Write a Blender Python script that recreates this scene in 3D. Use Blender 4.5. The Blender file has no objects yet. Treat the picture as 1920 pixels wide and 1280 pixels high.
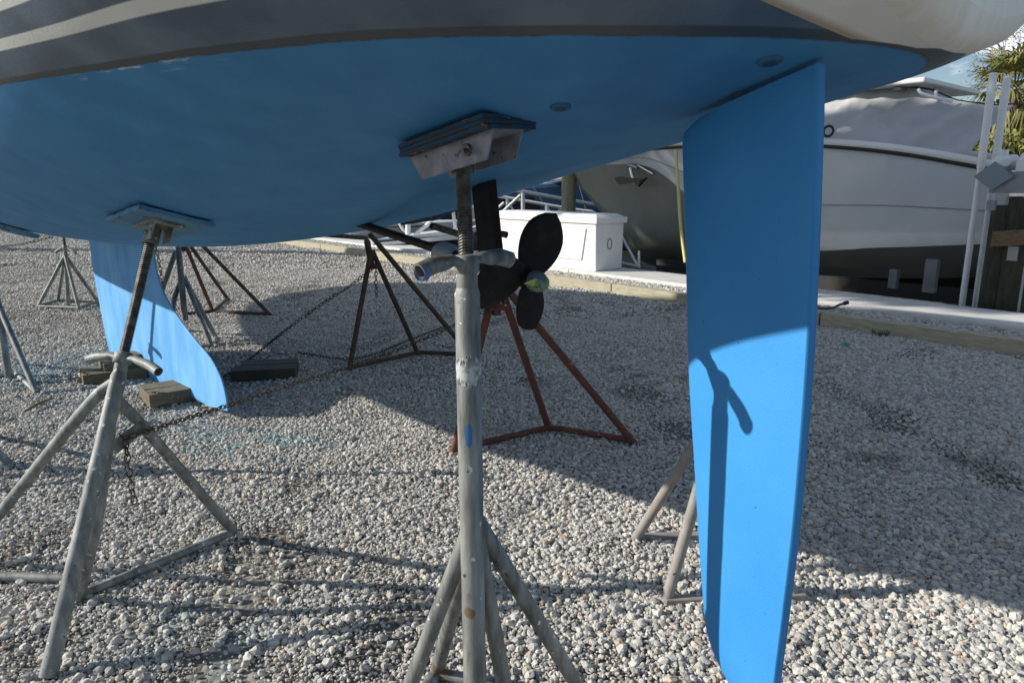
import bpy, bmesh, math, random
import numpy as np
from mathutils import Vector, Matrix
random.seed(7); rng = np.random.default_rng(7)
sc = bpy.context.scene; C = sc.collection
R = math.radians
# ------------------------------------------------------------------ camera, sky, sun, exposure
CAM_H, PITCH, FOC = 1.5, R(12.4), 1340.0          # metres, downward tilt, focal length in px of a 1920 px wide frame
cam = bpy.data.cameras.new('camera'); co = bpy.data.objects.new('camera', cam); C.objects.link(co); sc.camera = co
cam.sensor_width = 36; cam.lens = FOC / 1920 * 36; cam.clip_start = .05; cam.clip_end = 2000
co.location = (0, 0, CAM_H); co.rotation_euler = (R(90) - PITCH, 0, 0)
SUN_EL = R(25.5); SUN_DIR = Vector((math.cos(SUN_EL), 0.0, -math.sin(SUN_EL)))   # way the light travels
w = bpy.data.worlds.new('World'); sc.world = w; w.use_nodes = True
nt = w.node_tree; N = nt.nodes; Lk = nt.links; bg = N['Background']; bg.inputs['Strength'].default_value = 0.08
sky = N.new('ShaderNodeTexSky'); sky.sky_type = 'NISHITA'; sky.sun_disc = False
sky.sun_elevation = SUN_EL; sky.sun_rotation = R(-90); sky.air_density = 1.0; sky.dust_density = 0.3; sky.ozone_density = 2.0
tc = N.new('ShaderNodeTexCoord'); mp = N.new('ShaderNodeMapping'); mp.inputs['Scale'].default_value = (1, 1, 3.2)
cl = N.new('ShaderNodeTexNoise'); cl.inputs['Scale'].default_value = 3.1; cl.inputs['Detail'].default_value = 9; cl.inputs['Roughness'].default_value = .58
cr = N.new('ShaderNodeValToRGB'); cr.color_ramp.elements[0].position = .52; cr.color_ramp.elements[1].position = .62
mx = N.new('ShaderNodeMix'); mx.data_type = 'RGBA'; mx.inputs[7].default_value = (11, 11.6, 12.6, 1)
Lk.new(tc.outputs['Generated'], mp.inputs['Vector']); Lk.new(mp.outputs[0], cl.inputs['Vector']); Lk.new(cl.outputs['Fac'], cr.inputs[0])
Lk.new(cr.outputs[0], mx.inputs[0]); Lk.new(sky.outputs[0], mx.inputs[6]); Lk.new(mx.outputs[2], bg.inputs['Color'])
sd = bpy.data.lights.new('sun', 'SUN'); sd.energy = 5.0; sd.angle = R(.53); sd.color = (1, .94, .85)
so = bpy.data.objects.new('sun', sd); C.objects.link(so); so.rotation_euler = SUN_DIR.to_track_quat('-Z', 'Y').to_euler(); so.location = (-8, 0, 8)
sc.view_settings.view_transform = 'Standard'; sc.view_settings.look = 'None'; sc.view_settings.gamma = 1
sc.view_settings.use_curve_mapping = False; sc.view_settings.exposure = 0.34
sc.cycles.max_bounces = 6; sc.cycles.diffuse_bounces = 3; sc.cycles.glossy_bounces = 3
# ------------------------------------------------------------------ helpers
def ray(u, v):
    x = (u - 960) / FOC; q = (640 - v) / FOC
    return Vector((x, math.cos(PITCH) + q * math.sin(PITCH), -math.sin(PITCH) + q * math.cos(PITCH)))
CO = Vector((0, 0, CAM_H))
def gz(u, v, z=0.0):                      # measured point on a level plane
    d = ray(u, v); return CO + d * ((z - CAM_H) / d.z)
def ay(u, v, Y):                          # measured point at a distance Y
    d = ray(u, v); return CO + d * (Y / d.y)
MD = Vector((.76, .65, 0)).normalized(); WD = Vector((-.65, .76, 0)).normalized()   # across / along the seawall
def am(u, v, m):                          # measured point on the upright plane at distance m across the seawall
    d = ray(u, v); return CO + d * (m / d.dot(MD))
def mw(m, c, z=0): return MD * m + WD * c + Vector((0, 0, z))
MATS = {}
def lin(c): return tuple(c) + (1,)
def mat(name, col, rough=.6, metal=0., col2=None, nscale=6., lo=.4, hi=.65, bump=0., bscale=80., spec=.5, coat=0., stretch=None, spots=None, detail=6):
    if name in MATS: return MATS[name]
    m = bpy.data.materials.new(name); m.use_nodes = True; t = m.node_tree; n = t.nodes; l = t.links; b = n['Principled BSDF']
    b.inputs['Base Color'].default_value = lin(col); b.inputs['Roughness'].default_value = rough; b.inputs['Metallic'].default_value = metal
    b.inputs['Specular IOR Level'].default_value = spec; b.inputs['Coat Weight'].default_value = coat
    g = n.new('ShaderNodeNewGeometry'); mpn = n.new('ShaderNodeMapping'); l.new(g.outputs['Position'], mpn.inputs['Vector'])
    if stretch: mpn.inputs['Scale'].default_value = stretch
    cur = None
    if col2:
        no = n.new('ShaderNodeTexNoise'); no.inputs['Scale'].default_value = nscale; no.inputs['Detail'].default_value = detail; no.inputs['Roughness'].default_value = .6
        l.new(mpn.outputs[0], no.inputs['Vector'])
        r = n.new('ShaderNodeMapRange'); r.inputs['From Min'].default_value = lo; r.inputs['From Max'].default_value = hi; l.new(no.outputs['Fac'], r.inputs['Value'])
        x = n.new('ShaderNodeMix'); x.data_type = 'RGBA'; x.inputs[6].default_value = lin(col); x.inputs[7].default_value = lin(col2)
        l.new(r.outputs[0], x.inputs[0]); cur = x.outputs[2]
    for (sc_, th_, c_) in (spots or []):
        no = n.new('ShaderNodeTexNoise'); no.inputs['Scale'].default_value = sc_; no.inputs['Detail'].default_value = 3
        l.new(g.outputs['Position'], no.inputs['Vector'])
        r = n.new('ShaderNodeMapRange'); r.inputs['From Min'].default_value = th_; r.inputs['From Max'].default_value = th_ + .02; l.new(no.outputs['Fac'], r.inputs['Value'])
        x = n.new('ShaderNodeMix'); x.data_type = 'RGBA'; x.inputs[6].default_value = lin(col); x.inputs[7].default_value = lin(c_)
        if cur: l.new(cur, x.inputs[6])
        l.new(r.outputs[0], x.inputs[0]); cur = x.outputs[2]
    if cur: l.new(cur, b.inputs['Base Color'])
    if bump:
        no = n.new('ShaderNodeTexNoise'); no.inputs['Scale'].default_value = bscale; no.inputs['Detail'].default_value = 4
        l.new(mpn.outputs[0], no.inputs['Vector']); bp = n.new('ShaderNodeBump'); bp.inputs['Strength'].default_value = 1.; bp.inputs['Distance'].default_value = bump
        l.new(no.outputs['Fac'], bp.inputs['Height']); l.new(bp.outputs[0], b.inputs['Normal'])
    MATS[name] = m; return m
class MB:                                  # collects simple shapes, links them as one mesh object
    def __init__(s): s.v = []; s.f = []; s.sm = []
    def add(s, vs, fs, smooth=False):
        o = len(s.v); s.v += [tuple(p) for p in vs]; s.f += [tuple(i + o for i in f) for f in fs]; s.sm += [smooth] * len(fs); return s
    def box(s, c, ax, ay_, az, hx, hy, hz):
        c = Vector(c); P = []
        for i in (-1, 1):
            for j in (-1, 1):
                for k in (-1, 1): P.append(c + ax * (i * hx) + ay_ * (j * hy) + az * (k * hz))
        return s.add(P, [(0, 1, 3, 2), (4, 6, 7, 5), (0, 4, 5, 1), (2, 3, 7, 6), (0, 2, 6, 4), (1, 5, 7, 3)])
    def abox(s, x0, x1, y0, y1, z0, z1):
        X, Y, Z = Vector((1, 0, 0)), Vector((0, 1, 0)), Vector((0, 0, 1))
        return s.box(((x0 + x1) / 2, (y0 + y1) / 2, (z0 + z1) / 2), X, Y, Z, (x1 - x0) / 2, (y1 - y0) / 2, (z1 - z0) / 2)
    def wbox(s, m0, m1, c0, c1, z0, z1): return s.box(mw((m0 + m1) / 2, (c0 + c1) / 2, (z0 + z1) / 2), MD, WD, Vector((0, 0, 1)), abs(m1 - m0) / 2, abs(c1 - c0) / 2, (z1 - z0) / 2)
    def tube(s, pts, rad, seg=14, caps=True, flat=None, smooth=True):
        pts = [Vector(p) for p in pts]; n = len(pts)
        if not hasattr(rad, '__len__'): rad = [rad] * n
        tg = []
        for i in range(n):
            a = pts[max(i - 1, 0)]; b = pts[min(i + 1, n - 1)]; tg.append((b - a).normalized())
        up = Vector((0, 0, 1)) if abs(tg[0].z) < .9 else Vector((1, 0, 0))
        x = tg[0].cross(up).normalized(); V_ = []; F_ = []
        for i in range(n):
            x = (x - tg[i] * x.dot(tg[i])).normalized(); y = tg[i].cross(x)
            fl = flat[i] if flat else 1.
            for k in range(seg):
                a = 2 * math.pi * k / seg; V_.append(pts[i] + x * (math.cos(a) * rad[i]) + y * (math.sin(a) * rad[i] * fl))
        for i in range(n - 1):
            for k in range(seg):
                k2 = (k + 1) % seg; F_.append((i * seg + k, i * seg + k2, (i + 1) * seg + k2, (i + 1) * seg + k))
        s.add(V_, F_, smooth)
        if caps:
            s.add([V_[k] for k in range(seg)][::-1], [tuple(range(seg))]); s.add([V_[(n - 1) * seg + k] for k in range(seg)], [tuple(range(seg))])
        return s
    def prism(s, poly, off):               # closed 3D polygon pushed along off
        n = len(poly); a = [Vector(p) for p in poly]; b = [p + off for p in a]
        s.add(a + b, [tuple(range(n))[::-1], tuple(range(n, 2 * n))] + [(i, (i + 1) % n, n + (i + 1) % n, n + i) for i in range(n)]); return s
    def mesh(s, name):
        me = bpy.data.meshes.new(name); me.from_pydata(s.v, [], s.f); me.update(); me.polygons.foreach_set('use_smooth', s.sm); return me
    def build(s, name, material, parent=None, origin=None, bevel=0., fix=True):
        me = s.mesh(name)
        if fix:
            bm = bmesh.new(); bm.from_mesh(me); bmesh.ops.recalc_face_normals(bm, faces=bm.faces); bm.to_mesh(me); bm.free()
        return link(name, me, material, parent, origin, bevel)
def link(name, me, material, parent=None, origin=None, bevel=0.):
    o = bpy.data.objects.new(name, me); C.objects.link(o)
    if material: me.materials.append(material)
    if origin is not None and parent is None:
        me.transform(Matrix.Translation(-Vector(origin))); o.location = origin
    if parent is not None:
        pw = WORLD.get(parent.name, Vector((0, 0, 0))); me.transform(Matrix.Translation(-pw)); o.parent = parent; WORLD[o.name] = pw
    if bevel:
        b = o.modifiers.new('bevel', 'BEVEL'); b.width = bevel; b.segments = 2; b.limit_method = 'ANGLE'; b.angle_limit = R(40)
    return o
WORLD = {}
def thing(name, loc, label, cat, group=None):
    o = bpy.data.objects.new(name, None); C.objects.link(o); o.location = loc; o.empty_display_size = .1; WORLD[o.name] = Vector(loc)
    tag(o, label, cat, group); return o
def tag(o, label=None, cat=None, group=None, kind=None):
    if label: o['label'] = label
    if cat: o['category'] = cat
    if group: o['group'] = group
    if kind: o['kind'] = kind
    return o
def bend(pts, n=6, r=.25):                # rounds the corners of a polyline
    P = [Vector(p) for p in pts]; out = [P[0]]
    for i in range(1, len(P) - 1):
        a = P[i].lerp(P[i - 1], r); b = P[i].lerp(P[i + 1], r)
        for k in range(n + 1):
            t = k / n; out.append(a.lerp(P[i], t).lerp(P[i].lerp(b, t), t))
    return out + [P[-1]]
# undulating gravel bed
_wv = [(rng.normal(0, 1, 2) * f, rng.uniform(0, 6.3), a) for f, a in [(.5, .012), (.9, .010), (1.6, .008), (2.6, .006), (4.2, .005), (6.5, .004), (10, .0028), (15, .002)] for _ in range(3)]
def hgt(x, y):
    h = 0
    for k, ph, a in _wv: h = h + a * np.sin(k[0] * x + k[1] * y + ph)
    return h * .75
# ------------------------------------------------------------------ materials
blue = mat('antifouling_blue', (.040, .235, .52), .62, col2=(.048, .27, .575), nscale=3.2, bump=.0006, bscale=170, spec=.35)
blue_keel = mat('antifouling_blue_keel', (.09, .32, .64), .7, col2=(.20, .46, .76), nscale=5.5, lo=.4, hi=.75, bump=.0008, bscale=90, spec=.3, stretch=(1, 1, .35))
galv = mat('galvanised_steel', (.10, .105, .10), .58, .25, col2=(.30, .31, .295), nscale=11, stretch=(2.6, 2.6, .45), lo=.36, hi=.66, bump=.0006, bscale=160, spots=[(38, .685, (.62, .64, .62)), (30, .70, (.06, .055, .05)), (24, .72, (.10, .26, .30)), (7, .66, (.17, .12, .08))])
galv2 = mat('grey_painted_steel', (.11, .12, .12), .6, .15, col2=(.29, .31, .30), nscale=11, stretch=(2, 2, .6), lo=.36, hi=.66, bump=.0006, bscale=140, spots=[(45, .68, (.6, .62, .6)), (30, .71, (.08, .22, .30)), (52, .70, (.04, .035, .03))])
dust_steel = mat('dusty_tan_steel', (.30, .275, .25), .75, .1, col2=(.22, .21, .20), nscale=16, bump=.0006, bscale=140, spots=[(22, .70, (.05, .045, .04))])
thread = mat('dark_screw_steel', (.075, .07, .064), .5, .6, col2=(.20, .195, .18), nscale=30, bump=.0003, bscale=300)
redox = mat('red_oxide_steel', (.145, .048, .036), .75, .1, col2=(.08, .035, .028), nscale=18, bump=.0006, bscale=140, spots=[(42, .69, (.45, .42, .4)), (26, .70, (.05, .03, .02))])
rusty = mat('rusted_dark_steel', (.055, .040, .030), .75, .2, col2=(.10, .065, .045), nscale=20, bump=.0008, bscale=120, spots=[(20, .68, (.10, .17, .17))])
chainm = mat('rusty_chain', (.06, .042, .032), .75, .3, col2=(.12, .085, .06), nscale=40)
ply = mat('weathered_plywood_blue', (.016, .06, .125), .8, 0, col2=(.045, .04, .032), nscale=24, lo=.48, hi=.60, bump=.002, bscale=70, stretch=(1, 1, 3), spots=[(22, .64, (.26, .13, .05))])
ply2 = mat('pale_blue_plywood', (.07, .22, .38), .8, 0, col2=(.13, .27, .40), nscale=14, bump=.001, bscale=80, spots=[(30, .66, (.10, .08, .06))])
blackp = mat('black_propeller_paint', (.005, .0055, .007), .7, 0, col2=(.014, .015, .017), nscale=22, lo=.5, hi=.7, bump=.0005, bscale=220, spec=.25)
shaftm = mat('dark_shaft_paint', (.008, .007, .007), .6, .2, col2=(.03, .02, .015), nscale=30)
zinc = mat('zinc_anode', (.14, .18, .22), .5, .3, col2=(.20, .36, .10), nscale=24, lo=.5, hi=.6, spots=[(60, .62, (.04, .07, .10))])
yellowg = mat('yellow_green_paint', (.36, .46, .10), .6, col2=(.22, .33, .08), nscale=40)
plate_m = mat('scuffed_lilac_steel', (.20, .21, .25), .6, .2, col2=(.29, .30, .35), nscale=26, bump=.0006, bscale=180, spots=[(50, .66, (.10, .08, .07))])
wood = mat('weathered_timber', (.17, .14, .085), .85, col2=(.10, .085, .055), nscale=9, bump=.002, bscale=60, stretch=(1.2, 1.2, 7))
beamw = mat('treated_timber_kerb', (.43, .395, .29), .85, col2=(.31, .28, .205), nscale=7, bump=.002, bscale=50, stretch=(1, 1, 8))
darkw = mat('shade_darkened_timber', (.03, .035, .03), .8, col2=(.055, .05, .035), nscale=9, bump=.002, bscale=50)  # timber colour darkened to carry the shade around the block
pile = mat('green_treated_pile', (.33, .33, .20), .85, col2=(.20, .21, .13), nscale=8, bump=.003, bscale=30, stretch=(3, 3, .5))
pile2 = mat('shadow_dark_pile', (.025, .028, .02), .9, col2=(.05, .055, .035), nscale=9, bump=.003, bscale=30, stretch=(3, 3, .5))  # pile colour darkened for the shadow these lift pilings stand in
conc = mat('pale_concrete', (.62, .61, .58), .85, col2=(.52, .52, .50), nscale=4, bump=.001, bscale=60, spots=[(9, .70, (.42, .42, .40))])
conc_d = mat('wet_seawall_concrete', (.045, .045, .04), .85, col2=(.025, .03, .022), nscale=3, bump=.003, bscale=30)
white = mat('white_fibreglass', (.78, .78, .76), .35, col2=(.72, .72, .71), nscale=3, spec=.5)
whitea = mat('white_aluminium', (.74, .75, .76), .45, .1, col2=(.64, .65, .66), nscale=9)
gel = mat('glossy_boat_gelcoat', (.55, .58, .60), .13, col2=(.49, .52, .54), nscale=1.3, coat=.5, spec=.6)
gelb = mat('bottom_grey_bow_shade', (.36, .38, .36), .35, col2=(.31, .33, .31), nscale=2, spec=.3)  # bottom paint, also painted up the bow in place of shade
pvc = mat('white_pvc', (.76, .77, .79), .4, col2=(.68, .69, .72), nscale=5)
canvas = mat('grey_canvas', (.46, .46, .465), .9, col2=(.40, .40, .405), nscale=3, bump=.001, bscale=200)
steel = mat('stainless_steel', (.6, .6, .6), .12, 1.)
blackm = mat('black_rubber', (.012, .012, .013), .6)
brown = mat('brown_lift_beam', (.10, .095, .09), .6, .3, col2=(.16, .15, .14), nscale=5)
grayal = mat('grey_aluminium', (.33, .34, .35), .45, .6, col2=(.26, .27, .28), nscale=8)
bluehull = mat('navy_blue_hull', (.035, .085, .17), .25, coat=.4, col2=(.045, .10, .20), nscale=1.5)
leaf_p = mat('palm_green', (.13, .15, .045), .7, col2=(.26, .22, .07), nscale=2.5, lo=.42, hi=.6)
leaf_d = mat('palm_dead', (.26, .19, .10), .85, col2=(.14, .095, .05), nscale=3)
leaf_b = mat('banana_green', (.30, .36, .08), .5, col2=(.15, .22, .05), nscale=2)
leaf_h = mat('hedge_green', (.10, .14, .03), .7, col2=(.28, .25, .05), nscale=5, lo=.45, hi=.6)
twig = mat('bare_twig', (.16, .13, .11), .9)
bark = mat('palm_bark', (.17, .14, .11), .9, col2=(.10, .08, .06), nscale=12, bump=.01, bscale=20)
hosem = mat('dark_green_hose', (.05, .07, .06), .5)
ropey = mat('yellow_rope', (.62, .56, .22), .8, col2=(.5, .44, .16), nscale=60)
landm = mat('far_bank_soil', (.20, .17, .11), .9, col2=(.10, .12, .05), nscale=.8)
stainm = mat('white_paint', (.70, .69, .65), .6)

def gravel_col(name, instanced):
    m = bpy.data.materials.new(name); m.use_nodes = True; t = m.node_tree; n = t.nodes; l = t.links; b = n['Principled BSDF']
    b.inputs['Roughness'].default_value = .9; b.inputs['Specular IOR Level'].default_value = .25
    g = n.new('ShaderNodeNewGeometry')
    rp = n.new('ShaderNodeValToRGB'); e = rp.color_ramp; e.elements[0].position = 0; e.elements[0].color = (.27, .265, .255, 1); e.elements[1].position = 1; e.elements[1].color = (.72, .70, .63, 1)
    for p_, c_ in [(.10, (.33, .325, .31, 1)), (.45, (.48, .47, .44, 1)), (.80, (.58, .567, .525, 1)), (.90, (.55, .49, .40, 1)), (.985, (.40, .30, .25, 1)), (.992, (.62, .61, .57, 1))]:
        x = e.elements.new(p_); x.color = c_
    if instanced:
        a = n.new('ShaderNodeAttribute'); a.attribute_type = 'INSTANCER'; a.attribute_name = 'pc'; l.new(a.outputs['Fac'], rp.inputs[0])
    else:
        vo = n.new('ShaderNodeTexVoronoi'); vo.inputs['Scale'].default_value = 34; l.new(g.outputs['Position'], vo.inputs['Vector'])
        sp = n.new('ShaderNodeSeparateColor'); l.new(vo.outputs['Color'], sp.inputs[0]); l.new(sp.outputs[0], rp.inputs[0])
        bp = n.new('ShaderNodeBump'); bp.inputs['Distance'].default_value = .012; bp.invert = True; l.new(vo.outputs['Distance'], bp.inputs['Height']); l.new(bp.outputs[0], b.inputs['Normal'])
    cur = rp.outputs[0]
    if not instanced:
        dm = n.new('ShaderNodeMix'); dm.data_type = 'RGBA'; dm.blend_type = 'MULTIPLY'; dm.inputs[0].default_value = 1; dm.inputs[7].default_value = (.36, .35, .33, 1); l.new(cur, dm.inputs[6]); cur = dm.outputs[2]  # bed colour multiplied down to stand for shade between the stones
    # crushed dust patches
    no = n.new('ShaderNodeTexNoise'); no.inputs['Scale'].default_value = 1.5; no.inputs['Detail'].default_value = 7; no.inputs['Roughness'].default_value = .62; l.new(g.outputs['Position'], no.inputs['Vector'])
    r = n.new('ShaderNodeMapRange'); r.inputs['From Min'].default_value = .50; r.inputs['From Max'].default_value = .70; r.inputs['To Max'].default_value = .55; l.new(no.outputs['Fac'], r.inputs['Value'])
    x = n.new('ShaderNodeMix'); x.data_type = 'RGBA'; x.inputs[7].default_value = (.44, .42, .37, 1); l.new(cur, x.inputs[6]); l.new(r.outputs[0], x.inputs[0]); cur = x.outputs[2]
    # blue sanding dust from the keel
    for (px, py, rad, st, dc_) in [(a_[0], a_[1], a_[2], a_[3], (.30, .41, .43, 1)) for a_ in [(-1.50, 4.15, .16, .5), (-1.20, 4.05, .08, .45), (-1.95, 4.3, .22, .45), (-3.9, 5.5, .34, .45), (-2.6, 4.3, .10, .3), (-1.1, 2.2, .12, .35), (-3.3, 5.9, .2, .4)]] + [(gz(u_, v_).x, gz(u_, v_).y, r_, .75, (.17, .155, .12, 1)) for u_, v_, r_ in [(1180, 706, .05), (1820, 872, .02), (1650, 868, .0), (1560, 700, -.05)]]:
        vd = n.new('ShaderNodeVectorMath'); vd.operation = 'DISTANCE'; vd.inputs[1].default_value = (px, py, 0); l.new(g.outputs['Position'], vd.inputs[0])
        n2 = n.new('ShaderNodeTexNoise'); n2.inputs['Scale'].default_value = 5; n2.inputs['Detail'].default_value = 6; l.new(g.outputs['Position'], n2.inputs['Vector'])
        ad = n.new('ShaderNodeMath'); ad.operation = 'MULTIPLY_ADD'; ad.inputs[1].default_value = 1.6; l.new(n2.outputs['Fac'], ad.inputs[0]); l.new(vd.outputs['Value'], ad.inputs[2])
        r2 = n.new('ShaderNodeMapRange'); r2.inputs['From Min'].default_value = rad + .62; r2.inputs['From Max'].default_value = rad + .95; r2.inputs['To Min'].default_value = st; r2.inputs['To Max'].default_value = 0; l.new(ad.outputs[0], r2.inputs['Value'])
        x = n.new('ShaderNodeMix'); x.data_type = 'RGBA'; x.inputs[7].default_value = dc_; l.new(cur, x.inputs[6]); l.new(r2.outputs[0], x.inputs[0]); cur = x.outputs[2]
    l.new(cur, b.inputs['Base Color']); return m
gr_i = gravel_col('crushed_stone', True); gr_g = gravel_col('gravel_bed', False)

# ------------------------------------------------------------------ ground, kerb, seawall, water, far bank
def coords(a, b, da, lo, hi):             # fine steps between a and b, growing outwards
    x = list(np.arange(a, b + 1e-6, da)); s = da; y = x[0]; left = []
    while y > lo: s *= 1.35; y -= s; left.append(max(y, lo))
    s = da; y = x[-1]; right = []
    while y < hi: s *= 1.35; y += s; right.append(min(y, hi))
    return np.array(left[::-1] + x + right)
ms = coords(-5, 7.55, .07, -120, 7.55); cs = coords(-5, 13, .07, -150, 150)
ms = ms[ms <= 7.551]
MM, CC = np.meshgrid(ms, cs, indexing='ij'); gx = MD.x * MM + WD.x * CC; gy = MD.y * MM + WD.y * CC; gh = hgt(gx, gy)
V_ = np.stack([gx, gy, gh - .006], -1).reshape(-1, 3); a_, b_ = MM.shape
ii, jj = np.meshgrid(np.arange(a_ - 1), np.arange(b_ - 1), indexing='ij'); q = (ii * b_ + jj).ravel()
F_ = np.stack([q, q + b_, q + b_ + 1, q + 1], -1)
me = bpy.data.meshes.new('ground'); me.from_pydata(V_.tolist(), [], F_.tolist()); me.polygons.foreach_set('use_smooth', [True] * len(F_))
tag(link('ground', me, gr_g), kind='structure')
M1, M2, MC0, MC1 = 7.49, 7.63, 8.22, 9.10
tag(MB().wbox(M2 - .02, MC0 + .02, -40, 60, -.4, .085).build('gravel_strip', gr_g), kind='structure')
# concrete cap in cast lengths
cap = tag(MB().wbox(MC0 + .04, MC1 - .06, -40, 60, -2.5, -.02).build('seawall', conc_d), kind='structure')
for k in range(-4, 8):
    o = MB().wbox(MC0, MC1, 4.2 + k * 4.0 + .006, 4.2 + (k + 1) * 4.0 - .006, -.06, .15).build('cap_slab', conc, cap, bevel=.012)
kerb = thing('timber_kerb', mw(7.56, 6, 0), 'long treated timber edging beams between the gravel yard and the seawall', 'kerb')
bm_ = MB().wbox(M1, M2, -1.49, 1.49, -.1, .142).mesh('beam'); bm_.materials.append(beamw); bm_.transform(Matrix.Translation(-mw(7.56, 0, 0)))
jc = (am(1537, 590, M1)).dot(WD)
for k in range(-4, 8):
    o = bpy.data.objects.new('beam', bm_); C.objects.link(o); o.parent = kerb
    o.location = WD * (jc + 1.5 + 3.0 * k - 6) + Vector((0, 0, random.uniform(-.004, .004))); b = o.modifiers.new('bevel', 'BEVEL'); b.width = .006; b.segments = 2
# water
wm = bpy.data.materials.new('canal_water'); wm.use_nodes = True; n = wm.node_tree.nodes; l = wm.node_tree.links; b = n['Principled BSDF']
b.inputs['Base Color'].default_value = (.008, .014, .013, 1); b.inputs['Roughness'].default_value = .04; b.inputs['IOR'].default_value = 1.33
g = n.new('ShaderNodeNewGeometry'); mp = n.new('ShaderNodeMapping'); mp.inputs['Scale'].default_value = (1, 2.2, 1); l.new(g.outputs['Position'], mp.inputs[0])
no = n.new('ShaderNodeTexNoise'); no.inputs['Scale'].default_value = 2.6; no.inputs['Detail'].default_value = 3; l.new(mp.outputs[0], no.inputs['Vector'])
bp = n.new('ShaderNodeBump'); bp.inputs['Distance'].default_value = .022; l.new(no.outputs['Fac'], bp.inputs['Height']); l.new(bp.outputs[0], b.inputs['Normal'])
tag(MB().add([mw(9.0, -150, -.75), mw(400, -150, -.75), mw(400, 150, -.75), mw(9.0, 150, -.75)], [(0, 1, 2, 3)]).build('water', wm, fix=False), kind='structure')
tag(MB().wbox(23, 300, -150, 150, -2, .35).build('far_bank', landm), kind='structure')
tag(MB().wbox(22.6, 23.02, -150, 150, -3, .30).build('far_seawall', conc_d), kind='structure')

# ------------------------------------------------------------------ gravel stones (instanced)
def zone(y0, y1, sp, smin, smax, marg, lim=M1):
    ys = np.arange(y0, y1, sp); P = []
    for y in ys:
        hx = .74 * y + marg; xs = np.arange(-hx, hx, sp); P.append(np.stack([xs, np.full_like(xs, y)], -1))
    P = np.concatenate(P); P += rng.uniform(-.5, .5, P.shape) * sp * 1.1
    m_ = P @ np.array([MD.x, MD.y]); P = P[m_ < lim]
    s = smin + (smax - smin) * rng.random(len(P)) ** 2.3
    return P, s
Pz = []; Sz = []; Zz = []
for a in [(1.15, 3.2, .0118, .0046, .0138, .7), (3.2, 5.2, .0142, .0058, .0142, .7), (5.2, 8.0, .0195, .0085, .016, .8), (8.0, 13.0, .030, .012, .021, .8), (13., 22., .055, .02, .034, .5)]:
    P, s = zone(*a); Pz.append(P); Sz.append(s)
P = np.concatenate(Pz); S_ = np.concatenate(Sz)
# coarser stones to the right, finer and dustier patches elsewhere
def sn(x, y, sds, f):
    r_ = np.random.default_rng(sds); o = 0
    for _ in range(6):
        k = r_.normal(0, f, 2); o = o + np.sin(k[0] * x + k[1] * y + r_.uniform(0, 6.3))
    return o / 6
pt = sn(P[:, 0], P[:, 1], 3, 2.6) + .5 * sn(P[:, 0], P[:, 1], 5, 7)
S_ *= 1 + .33 * np.clip((P[:, 0] / (P[:, 1] + .5)) * 1.6, -.25, 1)
keep = rng.random(len(P)) > np.clip((pt - .42) * 2.4, 0, .72); S_ = np.where(pt > .42, S_ * .74, S_)
P = P[keep]; S_ = S_[keep]; Z = hgt(P[:, 0], P[:, 1]) + S_ * rng.uniform(-.50, .55, len(S_))
# second sparse layer of larger stones on top
nb = 5200; yb = 1.2 + 6.0 * rng.random(nb) ** .8; xb = rng.uniform(-1, 1, nb) * (.74 * yb + .5); Pb = np.stack([xb, yb], -1); Pb = Pb[(Pb @ np.array([MD.x, MD.y])) < M1]
sb = rng.uniform(.010, .0185, len(Pb)); Zb = hgt(Pb[:, 0], Pb[:, 1]) + .006 + sb * .2
# strip between kerb and cap
ns = 26000; cs_ = rng.uniform(-1.5, 1, ns) ; mm_ = rng.uniform(M2 + .01, MC0 - .01, ns); cc_ = -1.5 + 21.5 * rng.random(ns) ** 1.3
Ps = np.stack([MD.x * mm_ + WD.x * cc_, MD.y * mm_ + WD.y * cc_], -1); ss = rng.uniform(.010, .024, ns); Zs = .085 + ss * rng.uniform(-.2, .8, ns)
PX = np.concatenate([P[:, 0], Pb[:, 0], Ps[:, 0]]); PY = np.concatenate([P[:, 1], Pb[:, 1], Ps[:, 1]]); PZ = np.concatenate([Z, Zb, Zs]); PS = np.concatenate([S_, sb, ss])
me = bpy.data.meshes.new('gravel'); me.vertices.add(len(PX)); me.vertices.foreach_set('co', np.stack([PX, PY, PZ], -1).astype(np.float32).ravel())
at = me.attributes.new('sz', 'FLOAT', 'POINT'); at.data.foreach_set('value', PS.astype(np.float32))
go = tag(link('gravel', me, gr_i), 'loose pale crushed stone covering the whole boatyard', 'gravel', kind='stuff')
ng = bpy.data.node_groups.new('gravel_stones', 'GeometryNodeTree'); ng.interface.new_socket('Geometry', in_out='INPUT', socket_type='NodeSocketGeometry'); ng.interface.new_socket('Geometry', in_out='OUTPUT', socket_type='NodeSocketGeometry')
n = ng.nodes; l = ng.links; gi = n.new('NodeGroupInput'); gout = n.new('NodeGroupOutput')
join = n.new('GeometryNodeJoinGeometry')
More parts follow.
